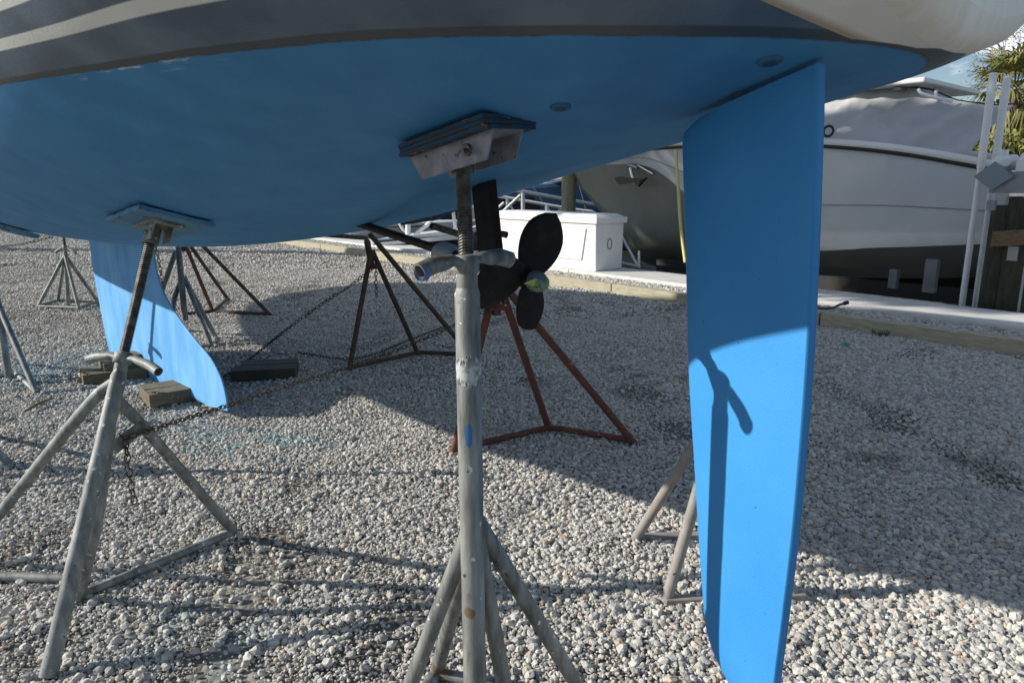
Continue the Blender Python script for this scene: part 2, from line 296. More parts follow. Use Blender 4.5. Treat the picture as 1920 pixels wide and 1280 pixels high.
for k in range(9):
    ic = n.new('GeometryNodeMeshIcoSphere'); ic.inputs['Radius'].default_value = 1; ic.inputs['Subdivisions'].default_value = 2
    sp = n.new('GeometryNodeSetPosition'); po = n.new('GeometryNodeInputPosition'); nz = n.new('ShaderNodeTexNoise'); nz.noise_dimensions = '4D'
    nz.inputs['Scale'].default_value = .85; nz.inputs['Detail'].default_value = 1.5; nz.inputs['W'].default_value = k * 7.3
    l.new(po.outputs[0], nz.inputs['Vector'])
    s1 = n.new('ShaderNodeVectorMath'); s1.operation = 'SUBTRACT'; s1.inputs[1].default_value = (.5, .5, .5); l.new(nz.outputs['Color'], s1.inputs[0])
    s2 = n.new('ShaderNodeVectorMath'); s2.operation = 'SCALE'; s2.inputs['Scale'].default_value = 1.7; l.new(s1.outputs[0], s2.inputs[0])
    l.new(ic.outputs[0], sp.inputs[0]); l.new(s2.outputs[0], sp.inputs['Offset'])
    tf = n.new('GeometryNodeTransform'); tf.inputs['Scale'].default_value = (1.0 + .18 * ((k * 37) % 5) / 4, .9 - .05 * (k % 4), .62 + .05 * (k % 5)); l.new(sp.outputs[0], tf.inputs[0])
    g2 = n.new('GeometryNodeGeometryToInstance'); l.new(tf.outputs[0], g2.inputs[0]); l.new(g2.outputs[0], join.inputs[0])
smt = n.new('GeometryNodeSetMaterial'); smt.inputs['Material'].default_value = gr_i; l.new(join.outputs[0], smt.inputs[0])
m2p = n.new('GeometryNodeMeshToPoints'); l.new(gi.outputs[0], m2p.inputs[0])
iop = n.new('GeometryNodeInstanceOnPoints'); iop.inputs['Pick Instance'].default_value = True
ri = n.new('FunctionNodeRandomValue'); ri.data_type = 'INT'; ri.inputs[4].default_value = 0; ri.inputs[5].default_value = 8
rr = n.new('FunctionNodeRandomValue'); rr.data_type = 'FLOAT_VECTOR'; rr.inputs[0].default_value = (-.45, -.45, 0); rr.inputs[1].default_value = (.45, .45, 6.28); rr.inputs['Seed'].default_value = 3
na = n.new('GeometryNodeInputNamedAttribute'); na.data_type = 'FLOAT'; na.inputs[0].default_value = 'sz'
l.new(m2p.outputs[0], iop.inputs['Points']); l.new(smt.outputs[0], iop.inputs['Instance']); l.new(ri.outputs[2], iop.inputs['Instance Index']); l.new(rr.outputs[0], iop.inputs['Rotation']); l.new(na.outputs[0], iop.inputs['Scale'])
st = n.new('GeometryNodeStoreNamedAttribute'); st.data_type = 'FLOAT'; st.domain = 'INSTANCE'; st.inputs['Name'].default_value = 'pc'
rc = n.new('FunctionNodeRandomValue'); rc.data_type = 'FLOAT'; rc.inputs['Seed'].default_value = 9
l.new(iop.outputs[0], st.inputs[0]); l.new(rc.outputs[1], st.inputs['Value']); l.new(st.outputs[0], gout.inputs[0])
go.modifiers.new('stones', 'NODES').node_group = ng

# ------------------------------------------------------------------ the sailing yacht
TH = R(45.03); ZW = 1.748
SK = np.array([-13.2, -12, -10.3, -7.6, -5.5, -3.8, -2.6, -1.5, -.9, -.5, -.2, .1, .3, .42])
KZ = np.array([3.1, 2.35, 1.72, 1.3, 1.188, 1.15, 1.203, 1.356, 1.495, 1.584, 1.638, 1.694, 1.728, 1.756])
KB = np.array([.02, .55, 1.0, 1.35, 1.48, 1.52, 1.474, 1.437, 1.421, 1.442, 1.409, 1.267, 1.116, 1.009])
KP = np.array([2.2, 2.4, 3.0, 3.517, 3.504, 3.491, 3.478, 3.478, 3.521, 3.648, 3.746, 3.664, 3.384, 2.964])
AX = Vector((math.sin(TH), -math.cos(TH), 0)); NX = Vector((-math.cos(TH), -math.sin(TH), 0)); OX = Vector((.556, 1.794, 0)) + NX * .05
def hint(x, ys):
    m = np.gradient(ys, SK); i = int(np.clip(np.searchsorted(SK, x) - 1, 0, len(SK) - 2)); h = SK[i + 1] - SK[i]; t = (x - SK[i]) / h
    return (2*t**3-3*t**2+1)*ys[i]+(t**3-2*t**2+t)*h*m[i]+(-2*t**3+3*t**2)*ys[i+1]+(t**3-t**2)*h*m[i+1]
def zsd(s): return 2.75
def hp(s, tau, side=1):
    b = hint(s, KZ); B_ = hint(s, KB); p = hint(s, KP); zs = max(2.75, b + .3)
    z = b + tau * (zs - b); w_ = side * B_ * math.sqrt(max(0, 1 - (1 - tau) ** p))
    return OX + AX * s + NX * w_ + Vector((0, 0, z))
def hn(s, tau, side=1):
    a = hp(s + .01, tau, side) - hp(s - .01, tau, side); b = hp(s, min(tau + .004, 1), side) - hp(s, max(tau - .004, 1e-5), side)
    nn = a.cross(b).normalized(); return nn if nn.z < 0 else -nn
def sheer(s): return 3.40 + .02 * (s + 5) ** 2 * .35
yacht = thing('sailing_yacht', OX + AX * -4, 'large yacht with blue bottom paint and faded navy boot stripes, propped on stands', 'sailboat')
hm = bpy.data.materials.new('yacht_hull_paint'); hm.use_nodes = True; t = hm.node_tree; n = t.nodes; l = t.links; b = n['Principled BSDF']
b.inputs['Roughness'].default_value = .4
g = n.new('ShaderNodeNewGeometry'); sx = n.new('ShaderNodeSeparateXYZ'); l.new(g.outputs['Position'], sx.inputs[0])
no = n.new('ShaderNodeTexNoise'); no.inputs['Scale'].default_value = 7; no.inputs['Detail'].default_value = 7; mpp = n.new('ShaderNodeMapping'); mpp.inputs['Scale'].default_value = (1, 1, .35); l.new(g.outputs['Position'], mpp.inputs[0]); l.new(mpp.outputs[0], no.inputs['Vector'])
def mixc(fac, a, bcol):
    x = n.new('ShaderNodeMix'); x.data_type = 'RGBA'
    for i, v_ in ((6, a), (7, bcol)):
        if isinstance(v_, tuple): x.inputs[i].default_value = v_ + (1,)
        else: l.new(v_, x.inputs[i])
    l.new(fac, x.inputs[0]); return x.outputs[2]
def step(z, soft=.0012, src=None):
    r = n.new('ShaderNodeMapRange'); r.inputs['From Min'].default_value = z - soft; r.inputs['From Max'].default_value = z + soft; l.new(src or sx.outputs[2], r.inputs['Value']); return r.outputs[0]
nf = n.new('ShaderNodeMapRange'); nf.inputs['From Min'].default_value = .35; nf.inputs['From Max'].default_value = .7; l.new(no.outputs['Fac'], nf.inputs['Value'])
bb = mixc(nf.outputs[0], (.036, .210, .465), (.054, .268, .54)); dk = mixc(nf.outputs[0], (.068, .108, .16), (.14, .195, .26)); wt = mixc(nf.outputs[0], (.79, .80, .79), (.85, .86, .85))
# scuffed boot stripe edge line
nw = n.new('ShaderNodeTexNoise'); nw.inputs['Scale'].default_value = 30; l.new(g.outputs['Position'], nw.inputs['Vector'])
zz = n.new('ShaderNodeMath'); zz.operation = 'MULTIPLY_ADD'; zz.inputs[1].default_value = .0035; l.new(nw.outputs['Fac'], zz.inputs[0]); l.new(sx.outputs[2], zz.inputs[2])
ns_ = n.new('ShaderNodeTexNoise'); ns_.inputs['Scale'].default_value = 38; ns_.inputs['Detail'].default_value = 5; mps = n.new('ShaderNodeMapping'); mps.inputs['Scale'].default_value = (.35, .35, 5); l.new(g.outputs['Position'], mps.inputs[0]); l.new(mps.outputs[0], ns_.inputs['Vector'])
def rng_(src, a0, a1):
    r = n.new('ShaderNodeMapRange'); r.inputs['From Min'].default_value = a0; r.inputs['From Max'].default_value = a1; l.new(src, r.inputs['Value']); return r.outputs[0]
def mul_(a, b2):
    x = n.new('ShaderNodeMath'); x.operation = 'MULTIPLY'; l.new(a, x.inputs[0]); l.new(b2, x.inputs[1]); return x.outputs[0]
xs_ = n.new('ShaderNodeSeparateXYZ'); l.new(g.outputs['Position'], xs_.inputs[0])
scf = mul_(mul_(rng_(ns_.outputs['Fac'], .54, .60), rng_(sx.outputs[2], ZW - .016, ZW - .009)), mul_(rng_(xs_.outputs[0], -1.02, -.95), rng_(xs_.outputs[0], -.55, -.75)))
bb = mixc(scf, bb, (.45, .56, .62))
c = mixc(step(ZW + .0017, src=zz.outputs[0]), bb, (.05, .06, .07)); c = mixc(step(ZW + .011), c, dk)
sv = n.new('ShaderNodeVectorMath'); sv.operation = 'DOT_PRODUCT'; sv.inputs[1].default_value = AX; l.new(g.outputs['Position'], sv.inputs[0])
zc_ = n.new('ShaderNodeMath'); zc_.operation = 'MINIMUM'; zc_.inputs[1].default_value = 1.85; l.new(sx.outputs[2], zc_.inputs[0])
sz2 = n.new('ShaderNodeMath'); sz2.operation = 'MULTIPLY_ADD'; sz2.inputs[1].default_value = 1.6; l.new(zc_.outputs[0], sz2.inputs[0]); l.new(sv.outputs['Value'], sz2.inputs[2])
TRB = OX.dot(AX) + .345 + 1.6 * 1.75; wv_ = n.new('ShaderNodeVectorMath'); wv_.operation = 'DOT_PRODUCT'; wv_.inputs[1].default_value = NX; l.new(g.outputs['Position'], wv_.inputs[0])
wm_ = n.new('ShaderNodeMath'); wm_.operation = 'MINIMUM'; wm_.inputs[1].default_value = OX.dot(NX) + .05; l.new(wv_.outputs['Value'], wm_.inputs[0])
zw2 = n.new('ShaderNodeMath'); zw2.operation = 'MULTIPLY_ADD'; zw2.inputs[1].default_value = .07; l.new(wm_.outputs[0], zw2.inputs[0]); l.new(sx.outputs[2], zw2.inputs[2])
isz = step(1.7552 + .07 * OX.dot(NX), .0005, zw2.outputs[0])
fa = n.new('ShaderNodeMath'); fa.operation = 'MULTIPLY'; l.new(step(TRB, .0012, sz2.outputs[0]), fa.inputs[0]); l.new(isz, fa.inputs[1])
fb = n.new('ShaderNodeMath'); fb.operation = 'MULTIPLY'; l.new(step(TRB + .022, .012, sz2.outputs[0]), fb.inputs[0]); l.new(isz, fb.inputs[1])
c = mixc(step(1.806), c, wt); c = mixc(step(1.825), c, dk); c = mixc(step(1.864), c, wt); c = mixc(fa.outputs[0], c, (.46, .39, .27)); c = mixc(fb.outputs[0], c, wt)
l.new(c, b.inputs['Base Color'])
rg = n.new('ShaderNodeMapRange'); rg.inputs['From Min'].default_value = ZW; rg.inputs['From Max'].default_value = ZW + .002; rg.inputs['To Min'].default_value = .62; rg.inputs['To Max'].default_value = .36; l.new(sx.outputs[2], rg.inputs['Value']); l.new(rg.outputs[0], b.inputs['Roughness'])
n3 = n.new('ShaderNodeTexNoise'); n3.inputs['Scale'].default_value = 150; n3.inputs['Detail'].default_value = 3; l.new(g.outputs['Position'], n3.inputs['Vector'])
bp = n.new('ShaderNodeBump'); bp.inputs['Distance'].default_value = .0006; l.new(n3.outputs['Fac'], bp.inputs['Height']); l.new(bp.outputs[0], b.inputs['Normal'])
ss_ = np.concatenate([np.linspace(-13.2, -2, 60), np.linspace(-1.95, .42, 70)])
tt_ = np.concatenate([np.linspace(0, 1, 44) ** 1.8])
rows = []
for s in ss_:
    st_ = [hp(s, t_, 1) for t_ in tt_]; top = st_[-1].copy(); top.z = max(sheer(s), top.z + .05)
    st_f = [hp(s, t_, -1) for t_ in tt_]; topf = st_f[-1].copy(); topf.z = max(sheer(s), topf.z + .05)
    rows.append([topf] + st_f[::-1][:-1] + st_ + [top])
nr = len(rows[0]); V_ = [p for r_ in rows for p in r_]; F_ = []
for i in range(len(rows) - 1):
    for k in range(nr - 1): F_.append((i * nr + k, i * nr + k + 1, (i + 1) * nr + k + 1, (i + 1) * nr + k))
m_ = MB(); m_.add(V_, F_, True); m_.build('hull', hm, yacht)
# deck, and an unseen coachroof made tall to shade the seawall cap
m_ = MB(); m_.add([r_[0] for r_ in rows] + [r_[-1] for r_ in rows], [(i, i + 1, len(rows) + i + 1, len(rows) + i) for i in range(len(rows) - 1)]); m_.build('deck', stainm, yacht, fix=False)
m_ = MB()
def cr_(s, w_, z): return OX + AX * s + NX * w_ + Vector((0, 0, z))
m_.add([cr_(-10.3, .5, 3.3), cr_(-10.3, -.5, 3.3), cr_(-2.6, -.95, 3.3), cr_(-2.6, .95, 3.3), cr_(-9.8, .4, 4.45), cr_(-9.8, -.4, 4.45), cr_(-3.2, -.75, 4.6), cr_(-3.2, .75, 4.6)], [(0, 1, 2, 3), (4, 7, 6, 5), (0, 4, 5, 1), (1, 5, 6, 2), (2, 6, 7, 3), (3, 7, 4, 0)])
m_.build('tall_shade_coachroof', stainm, yacht, bevel=.04)
# transom with a rounded rim
rim = rows[-1]; transm = mat('stained_cream_transom', (.76, .75, .70), .6, col2=(.85, .84, .81), nscale=5, lo=.42, hi=.6, stretch=(3, 3, .4))
m_ = MB(); rad_in = [p.copy() for p in rim]; cen = sum(rim, Vector()) / len(rim)
lay = []
for off, shr in [(0, 0), (.024, .008), (.042, .030), (.05, .07)]:
    lay.append([p + AX * off + (cen - p).normalized() * shr for p in rim])
allp = [p for L_ in lay for p in L_]; fs = []
for i in range(3):
    for k in range(nr - 1): fs.append((i * nr + k, i * nr + k + 1, (i + 1) * nr + k + 1, (i + 1) * nr + k))
m_.add(allp, fs, True); L_ = lay[-1]; h = nr // 2
m_.add(L_, [(k, k + 1, nr - 2 - k, nr - 1 - k) for k in range(h - 1)], True)
m_.build('transom', transm, yacht, fix=True)
# keel
W0 = -.27; KPn = OX + NX * W0
def onplane(u, v, p0, nrm):
    d = ray(u, v); return CO + d * ((p0 - CO).dot(nrm) / d.dot(nrm))
def foil(outLE, outTE, p0, nrm, th_root, th_tip, name, material, parent, nch=14, sub=6, bluntte=.0):
    LE = [onplane(u, v, p0, nrm) for u, v in outLE]; TE = [onplane(u, v, p0, nrm) for u, v in outTE]
    return foil3(LE, TE, nrm, th_root, th_tip, name, material, parent, nch, bluntte)
def foil3(LE, TE, nrm, th_root, th_tip, name, material, parent, nch=14, bluntte=.0):
    n_ = len(LE); V2 = []; F2 = []
    def prof(x): return (1.4845 * math.sqrt(x) - .63 * x - 1.758 * x**2 + 1.4215 * x**3 - .5075 * x**4) * 1.0
    for i in range(n_):
        th = th_root + (th_tip - th_root) * (i / (n_ - 1)) ** 1.2; ring = []
        xs = [0.5 * (1 - math.cos(math.pi * k / nch)) for k in range(nch + 1)]
        for x in xs: ring.append(LE[i].lerp(TE[i], x) + nrm * (prof(x) * th + bluntte * x))
        for x in xs[::-1][:-1] : ring.append(LE[i].lerp(TE[i], x) - nrm * (prof(x) * th + bluntte * x))
        V2 += ring
    m = 2 * nch + 1
    for i in range(n_ - 1):
        for k in range(m): F2.append((i * m + k, i * m + (k + 1) % m, (i + 1) * m + (k + 1) % m, (i + 1) * m + k))
    mb = MB(); mb.add(V2, F2, True); mb.add(V2[-m:], [tuple(range(m))]); mb.add(V2[:m], [tuple(range(m))[::-1]])
    o = mb.build(name, material, parent); return o
def smooth(poly, k=4):
    P_ = [Vector(p) for p in poly]; out = []
    for i in range(len(P_) - 1):
        a = P_[max(i - 1, 0)]; b_ = P_[i]; c_ = P_[i + 1]; d = P_[min(i + 2, len(P_) - 1)]
        for j in range(k):
            t = j / k; out.append(.5 * ((2 * b_) + (c_ - a) * t + (2 * a - 5 * b_ + 4 * c_ - d) * t * t + (3 * b_ - a - 3 * c_ + d) * t**3))
    return out + [P_[-1]]
kl = smooth([onplane(u, v, KPn, NX) for u, v in [(160, 400), (168, 440), (176, 500), (187, 560), (198, 620), (205, 652), (214, 672), (255, 699), (330, 730), (385, 753)]])
kt = smooth([onplane(u, v, KPn, NX) for u, v in [(284, 410), (287, 450), (293, 500), (306, 545), (333, 592), (368, 638), (396, 672), (414, 706), (423, 736), (428, 770)]])
foil3(kl, kt, NX, .105, .06, 'keel', blue_keel, yacht, 16, .004)
Zp_ = Vector((0, 0, 1)); darkb0 = mat('fitting_dark_blue', (.016, .06, .13), .6)
# rudder: swung a little to port, its own vertical plane
RL, RT = Vector((.44, 1.77, 0)), Vector((.58, 1.43, 0)); rd = (RT - RL).normalized(); rn = Vector((rd.y, -rd.x, 0))
if rn.x > 0: rn = -rn
rle = smooth([onplane(u, v, RL, rn) for u, v in [(1308, 229), (1292, 243), (1282, 262), (1283, 330), (1288, 500), (1293, 700), (1302, 850), (1311, 1000), (1322, 1150), (1333, 1205), (1352, 1250), (1372, 1285), (1392, 1312)]])
rte = smooth([onplane(u, v, RL, rn) for u, v in [(1540, 120), (1539, 140), (1538, 170), (1537, 230), (1531, 420), (1521, 640), (1508, 820), (1492, 1000), (1474, 1150), (1467, 1205), (1461, 1250), (1457, 1285), (1453, 1322)]])
rblue = mat('rudder_blue', (.032, .235, .56), .58, col2=(.042, .262, .60), nscale=3, bump=.0006, bscale=190, spec=.35, spots=[(75, .735, (.02, .10, .22))])
foil3(rle, rte, rn, .045, .024, 'rudder', rblue, yacht, 18, .011)
sk0 = onplane(1390, 195, RL, rn); MB().tube([sk0 + Zp_ * .1, sk0 - Zp_ * .15], .022, 16).build('rudder_stock', darkb0, yacht)
# propeller gear
def onCL(u, v, off=0): return onplane(u, v, OX + NX * off, NX)
hub = onCL(986, 521); s0 = onCL(688, 424); sdir = (hub - s0).normalized()
MB().tube([s0 - sdir * .12, hub + sdir * .01], .0155, 16).build('propeller_shaft', shaftm, yacht)
ac = onCL(836, 478)
MB().tube([ac - sdir * .05, ac - sdir * .042, ac - sdir * .02, ac + sdir * .02, ac + sdir * .042, ac + sdir * .05], [.02, .034, .044, .044, .034, .02], 20).build('shaft_anode', mat('grey_anode', (.24, .27, .33), .6, .2, col2=(.32, .34, .38), nscale=40), yacht)
# strut
b0 = onCL(925, 500); m_ = MB(); m_.tube([b0 - sdir * .09, b0 - sdir * .08, b0 + sdir * .08, b0 + sdir * .09], [.022, .031, .031, .024], 18)
ta = onCL(908, 372) + Vector((0, 0, .06)); 
lec = [ta - AX * .06 + NX * .012, b0 - AX * .06 + NX * .012]; 
pr = [ta - AX * .065, ta + NX * .014 - AX * .02, ta + NX * .012 + AX * .03, ta + AX * .055, ta - NX * .012 + AX * .03, ta - NX * .014 - AX * .02]
pr2 = [p - ta + b0 for p in pr]; m_.add(pr + pr2, [(i, (i + 1) % 6, 6 + (i + 1) % 6, 6 + i) for i in range(6)] + [tuple(range(6)), tuple(range(6, 12))]); m_.build('shaft_strut', blackp, yacht)
prop = bpy.data.objects.new('propeller', None); 
m_ = MB(); m_.tube([hub - sdir * .05, hub - sdir * .045, hub + sdir * .03], [.026, .034, .031], 20); pro = m_.build('propeller', blackp, yacht)
ez = (Vector((0, 0, 1)) - sdir * sdir.z).normalized(); en = sdir.cross(ez).normalized()
if en.dot(NX) < 0: en = -en
def blade(ang, L, Wd, pitch, skew=0.):
    rd_ = ez * math.cos(ang) - en * math.sin(ang); tg = sdir.cross(rd_).normalized(); V2 = []; F2 = []; nrr = 12; nc = 8
    for i in range(nrr + 1):
        x = i / nrr; r_ = .022 + x * L; wdt = Wd * (.30 + .70 * math.sin(math.pi * min(1, .10 + .78 * x) ) ) * math.sqrt(max(0.0, 1 - max(0, (x - .62) / .38) ** 2.2)); pt_ = pitch * (1.25 - .55 * x)
        ch = tg * math.cos(pt_) + sdir * math.sin(pt_); nm = ch.cross(rd_)
        for k in range(nc + 1):
            y = -.5 + k / nc; V2.append(hub + rd_ * r_ + ch * (y * wdt + skew * x * x) + nm * (.0055 * (1 - x * .7) * (1 - 4 * y * y) + .12 * y * y * wdt))
    f = len(V2)
    V3 = V2 + [p for p in V2]
    for i in range(nrr + 1):
        for k in range(nc + 1):
            x = i / nrr; y = -.5 + k / nc; rd2 = rd_; pt_ = pitch * (1.25 - .55 * x); ch = tg * math.cos(pt_) + sdir * math.sin(pt_); nm = ch.cross(rd_); V3[f + i * (nc + 1) + k] = V2[i * (nc + 1) + k] - nm * (.011 * (1 - x * .7) * (1 - 4 * y * y) + .001)
    for i in range(nrr):
        for k in range(nc):
            a = i * (nc + 1) + k; F2.append((a, a + 1, a + nc + 2, a + nc + 1)); F2.append((f + a, f + a + nc + 1, f + a + nc + 2, f + a + 1))
    # edges
    loop = [i * (nc + 1) for i in range(nrr + 1)] + [nrr * (nc + 1) + k for k in range(1, nc + 1)] + [i * (nc + 1) + nc for i in range(nrr - 1, -1, -1)]
    for a, b_ in zip(loop, loop[1:]): F2.append((a, b_, f + b_, f + a))
    mb = MB(); mb.add(V3, F2, True); return mb
for ang, L, Wd, pt_, sk in [(R(28), .205, .165, R(-14), .0), (R(158), .170, .150, R(-8), .0), (R(-92), .205, .185, R(-16), .0)]:
    blade(ang, L, Wd, pt_, sk).build('blade', blackp, pro)
z0 = hub + sdir * .03
MB().tube([z0, z0 + sdir * .008, z0 + sdir * .03, z0 + sdir * .052, z0 + sdir * .062], [.031, .034, .032, .021, .007], 22).build('propeller_anode', zinc, pro)
m_ = MB(); tip_ = z0 + sdir * .02 + en * .062 ; m_.add([z0 + sdir*.03 - en * .030 + ez * .012, z0 + sdir*.03 - en * .030 - ez * .008, tip_ , z0 + sdir*.055 + en * .0 + ez * .014, z0 + sdir*.055 - ez * .008, z0+sdir*.035+en*.03+ez*.016, z0+sdir*.035+en*.03-ez*.008], [(0, 1, 4, 3), (3, 4, 6, 5), (5, 6, 2), (0, 3, 5, 2), (1, 2, 6, 4)])
m_.build('painted_fairing_tab', yellowg, pro)
# through hull fittings
def hull_at(u, v):                          # nearest hull surface point whose projection is at this pixel
    best = (9e9, None)
    for s in np.linspace(-2.4, .42, 190):
        for t_ in np.linspace(.0, .45, 120) ** 1.3:
            p = hp(s, t_, 1); d = p - CO; dy = d.y * math.cos(PITCH) - d.z * math.sin(PITCH); up = d.z * math.cos(PITCH) + d.y * math.sin(PITCH)
            e = math.hypot(960 + FOC * d.x / dy - u, 640 - FOC * up / dy - v)
            if e < best[0]: best = (e, (s, t_))
    return best[1]
def disc(mb, p, nn, r_, h_, seg=24):
    mb.tube([p - nn * .01, p + nn * h_ * .6, p + nn * h_], [r_, r_, r_ * .85], seg)
darkb = mat('fitting_dark_blue', (.016, .06, .13), .6)
for (u, v, r_) in [(1055, 200, .023), (1440, 116, .024)]:
    s, t_ = hull_at(u, v); p = hp(s, t_); nn = hn(s, t_); m_ = MB(); disc(m_, p, nn, r_, .006); f_ = m_.build('through_hull', mat('fitting_blue', (.022, .12, .27), .65), yacht); m_ = MB(); disc(m_, p, nn, r_ * .62, .0075); m_.build('through_hull_opening', darkb, f_)
m_ = MB()
for k in range(14):
    s = -.42 + .05 * k / 2; 
print('yacht done')

# ------------------------------------------------------------------ jack stands
def screw(mb, a, b_, r_, pitch=.0078, seg=16, depth=.24):
    a = Vector(a); b_ = Vector(b_); ax = (b_ - a); L = ax.length; ax.normalize(); x = ax.cross(Vector((0, 1, 0))).normalized(); y = ax.cross(x); st_ = pitch / 4; n_ = int(L / st_)
    V2 = []
    for i in range(n_ + 1):
        for k in range(seg):
            ph = 2 * math.pi * k / seg; c_ = ((i * st_ / pitch) - k / seg) % 1.0; rr_ = r_ * (1 - depth * (0 if c_ < .4 else (1 if .5 < c_ < .9 else .5)))
            V2.append(a + ax * (i * st_) + x * (math.cos(ph) * rr_) + y * (math.sin(ph) * rr_))
    F2 = [(i * seg + k, i * seg + (k + 1) % seg, (i + 1) * seg + (k + 1) % seg, (i + 1) * seg + k) for i in range(n_) for k in range(seg)]
    mb.add(V2, F2, False); return mb
def handle(st, h, ax, tips, rr_, m, hubr):
    m_ = MB(); m_.tube([h - ax * .022, h - ax * .018, h + ax * .014, h + ax * .018], [hubr * .9, hubr, hubr, hubr * .85], 20)
    ho = m_.build('handle_nut', m, st)
    for tp in tips:
        d = (tp - h); base = h + d.normalized() * hubr * .55; mid = h + d * .5 + ax * .009
        m_ = MB(); pts = [base, base.lerp(mid, .5) + ax * .006, mid, mid.lerp(tp, .5) + ax * .004, tp]; pts = smooth(pts, 3)
        n_ = len(pts); m_.tube(pts, [rr_ * (1.0 - .12 * (1 - i / (n_ - 1))) for i in range(n_)], 16, caps=False, flat=[.55 + .45 * min(1, i / (n_ - 1) * 1.7) for i in range(n_)])
        # thickness: inner wall and rim of the open tube
        di = (pts[-1] - pts[-2]).normalized(); m_.tube([pts[-1] - di * .05, pts[-1]], [rr_ * .78, rr_ * .8], 16, caps=False); m_.tube([pts[-1] - di * .001, pts[-1] + di * .0005], [rr_, rr_ * .8], 16, caps=False)
        m_.tube([pts[-1] - di * .05, pts[-1] - di * .049], rr_ * .79, 12)
        m_.build('handle_wing', m, ho)
def stand(name_label, foot_pole, pole_top, screw_top, legs, bars, m, r_pole, r_leg, r_screw=.019, tips=None, group='steel jack stands holding up the yacht', m_leg=None, m_screw=None, handr=.0185, squares=False, collar=True, hubf=None):
    ft = Vector(foot_pole); T = Vector(pole_top); S2 = Vector(screw_top); ax = (T - ft).normalized()
    st = thing('jack_stand', (ft.x, ft.y, 0), name_label, 'boat stand', group)
    MB().tube([ft, T - ax * .065, T - ax * .050], [r_pole, r_pole, r_pole * .86], 22).build('pipe', m, st)
    if collar: MB().tube([T - ax * .052, T - ax * .048, T - ax * .004, T], [r_pole * .80, r_pole * .84, r_pole * .84, r_pole * .8], 20).build('collar', m, st)
    screw(MB(), T - ax * .03, S2, r_screw).build('screw', m_screw or thread, st)
    for L_ in legs:
        mm = L_[2] if len(L_) > 2 else (m_leg or m); P_ = [Vector(L_[0])] + [Vector(p) for p in L_[1]]
        MB().tube(bend(P_, 5, .3) if len(P_) > 2 else P_, r_leg, 16).build('leg', mm, st)
    for (a, b_) in bars:
        a = Vector(a); b_ = Vector(b_)
        if squares:
            d = (b_ - a); L = d.length; d.normalize(); sd_ = d.cross(Vector((0, 0, 1))).normalized(); MB().box((a + b_) / 2, d, sd_, sd_.cross(d), L / 2, r_leg * .9, r_leg * .9).build('base_bar', m_leg or m, st, bevel=.003)
        else: MB().tube([a, b_], r_leg * .86, 14).build('base_bar', m_leg or m, st)
    if tips: handle(st, T + ax * .005, ax, [Vector(t_) for t_ in tips], handr, m, r_screw * 1.55)
    return st
Zp = Vector((0, 0, 1))
def pad(st, s, t_, side, ln, wd, layers, m, gap=.004, roll=0., level=0.):
    p = hp(s, t_, side); nn = hn(s, t_, side); a = (AX - nn * AX.dot(nn)).normalized(); c_ = nn.cross(a).normalized()
    if level:
        ch = Vector((c_.x, c_.y, 0)).normalized(); c_ = (c_ + (ch - c_) * level).normalized(); a = (a - c_ * a.dot(c_)).normalized(); n2 = a.cross(c_).normalized(); nn = n2 if n2.dot(nn) > 0 else -n2
    if roll: q_ = Matrix.Rotation(roll, 3, nn); a = q_ @ a; c_ = q_ @ c_
    po = None; z = gap
    for i, th in enumerate(layers):
        jx = random.uniform(-.004, .004); cc = p + nn * (z + th / 2) + a * jx
        # chipped edges
        m_ = MB(); k = 14; out = []
        for (ax_, ay2, bx_, by_) in [(-1, -1, 1, -1), (1, -1, 1, 1), (1, 1, -1, 1), (-1, 1, -1, -1)]:
            for q_ in range(k):
                f = q_ / k; x_ = ax_ + (bx_ - ax_) * f; y_ = ay2 + (by_ - ay2) * f; j = 1 - random.random() ** 3 * .045
                out.append(cc + a * (x_ * ln / 2 * j) + c_ * (y_ * wd / 2 * j) - nn * th / 2)
        m_.prism(out, nn * th); o = m_.build('pad' if po is None else 'plywood_layer', m, st if po is None else po); po = po or o; z += th + .0012
    return p + nn * z, nn, a, c_, po
# --- centre stand, close to the camera
cs_, ct_ = hull_at(872, 246)
YC = 1.60
T0 = ay(875, 497, YC); F0 = ay(897, 1330, 1.52); F0.z = .0
F0 = Vector((T0.x + .010, T0.y - .03, 0)); 
padp, pn, pa, pc, _p = None, None, None, None, None
legsC = [(ay(884, 985, YC), [gz(735, 1372)]), (ay(885, 1010, YC), [gz(818, 1262)]), (ay(886, 1040, YC - .01), [gz(905, 1440)]), (ay(893, 1000, YC), [gz(962, 1375)]), (ay(887, 965, YC), [gz(1100, 1312)])]
sock = ay(868, 312, hp(cs_, ct_).y + .005)
stC = stand('tall grey jack stand in centre foreground with blue paint dab on its pipe', F0, T0, sock, legsC,
    [(gz(818, 1262, .02), gz(1100, 1312, .02)), (gz(818, 1262, .02), gz(735, 1372, .02)), (gz(735, 1372, .02), gz(962, 1375, .02)), (gz(1100, 1312, .02), gz(962, 1375, .02))], galv, .0288, .0215, .0182,
    tips=[(-.196, 1.513, 1.318), (-.006, 1.70, 1.325)], handr=.0198)
hw_ = [o for o in bpy.data.objects if o.name.startswith('handle_wing')][0]
tpe = Vector((-.196, 1.513, 1.318)); tdr = (tpe - T0).normalized(); MB().tube([tpe - tdr * .014, tpe + tdr * .0012], .0203, 18, caps=False).build('handle_tip_paint', mat('blue_tip', (.07, .16, .40), .6), hw_.parent)
pp, pn, pa, pc, po = pad(stC, cs_, ct_, 1, .315, .165, [.010, .009, .009], ply, gap=-.003, level=1.22)
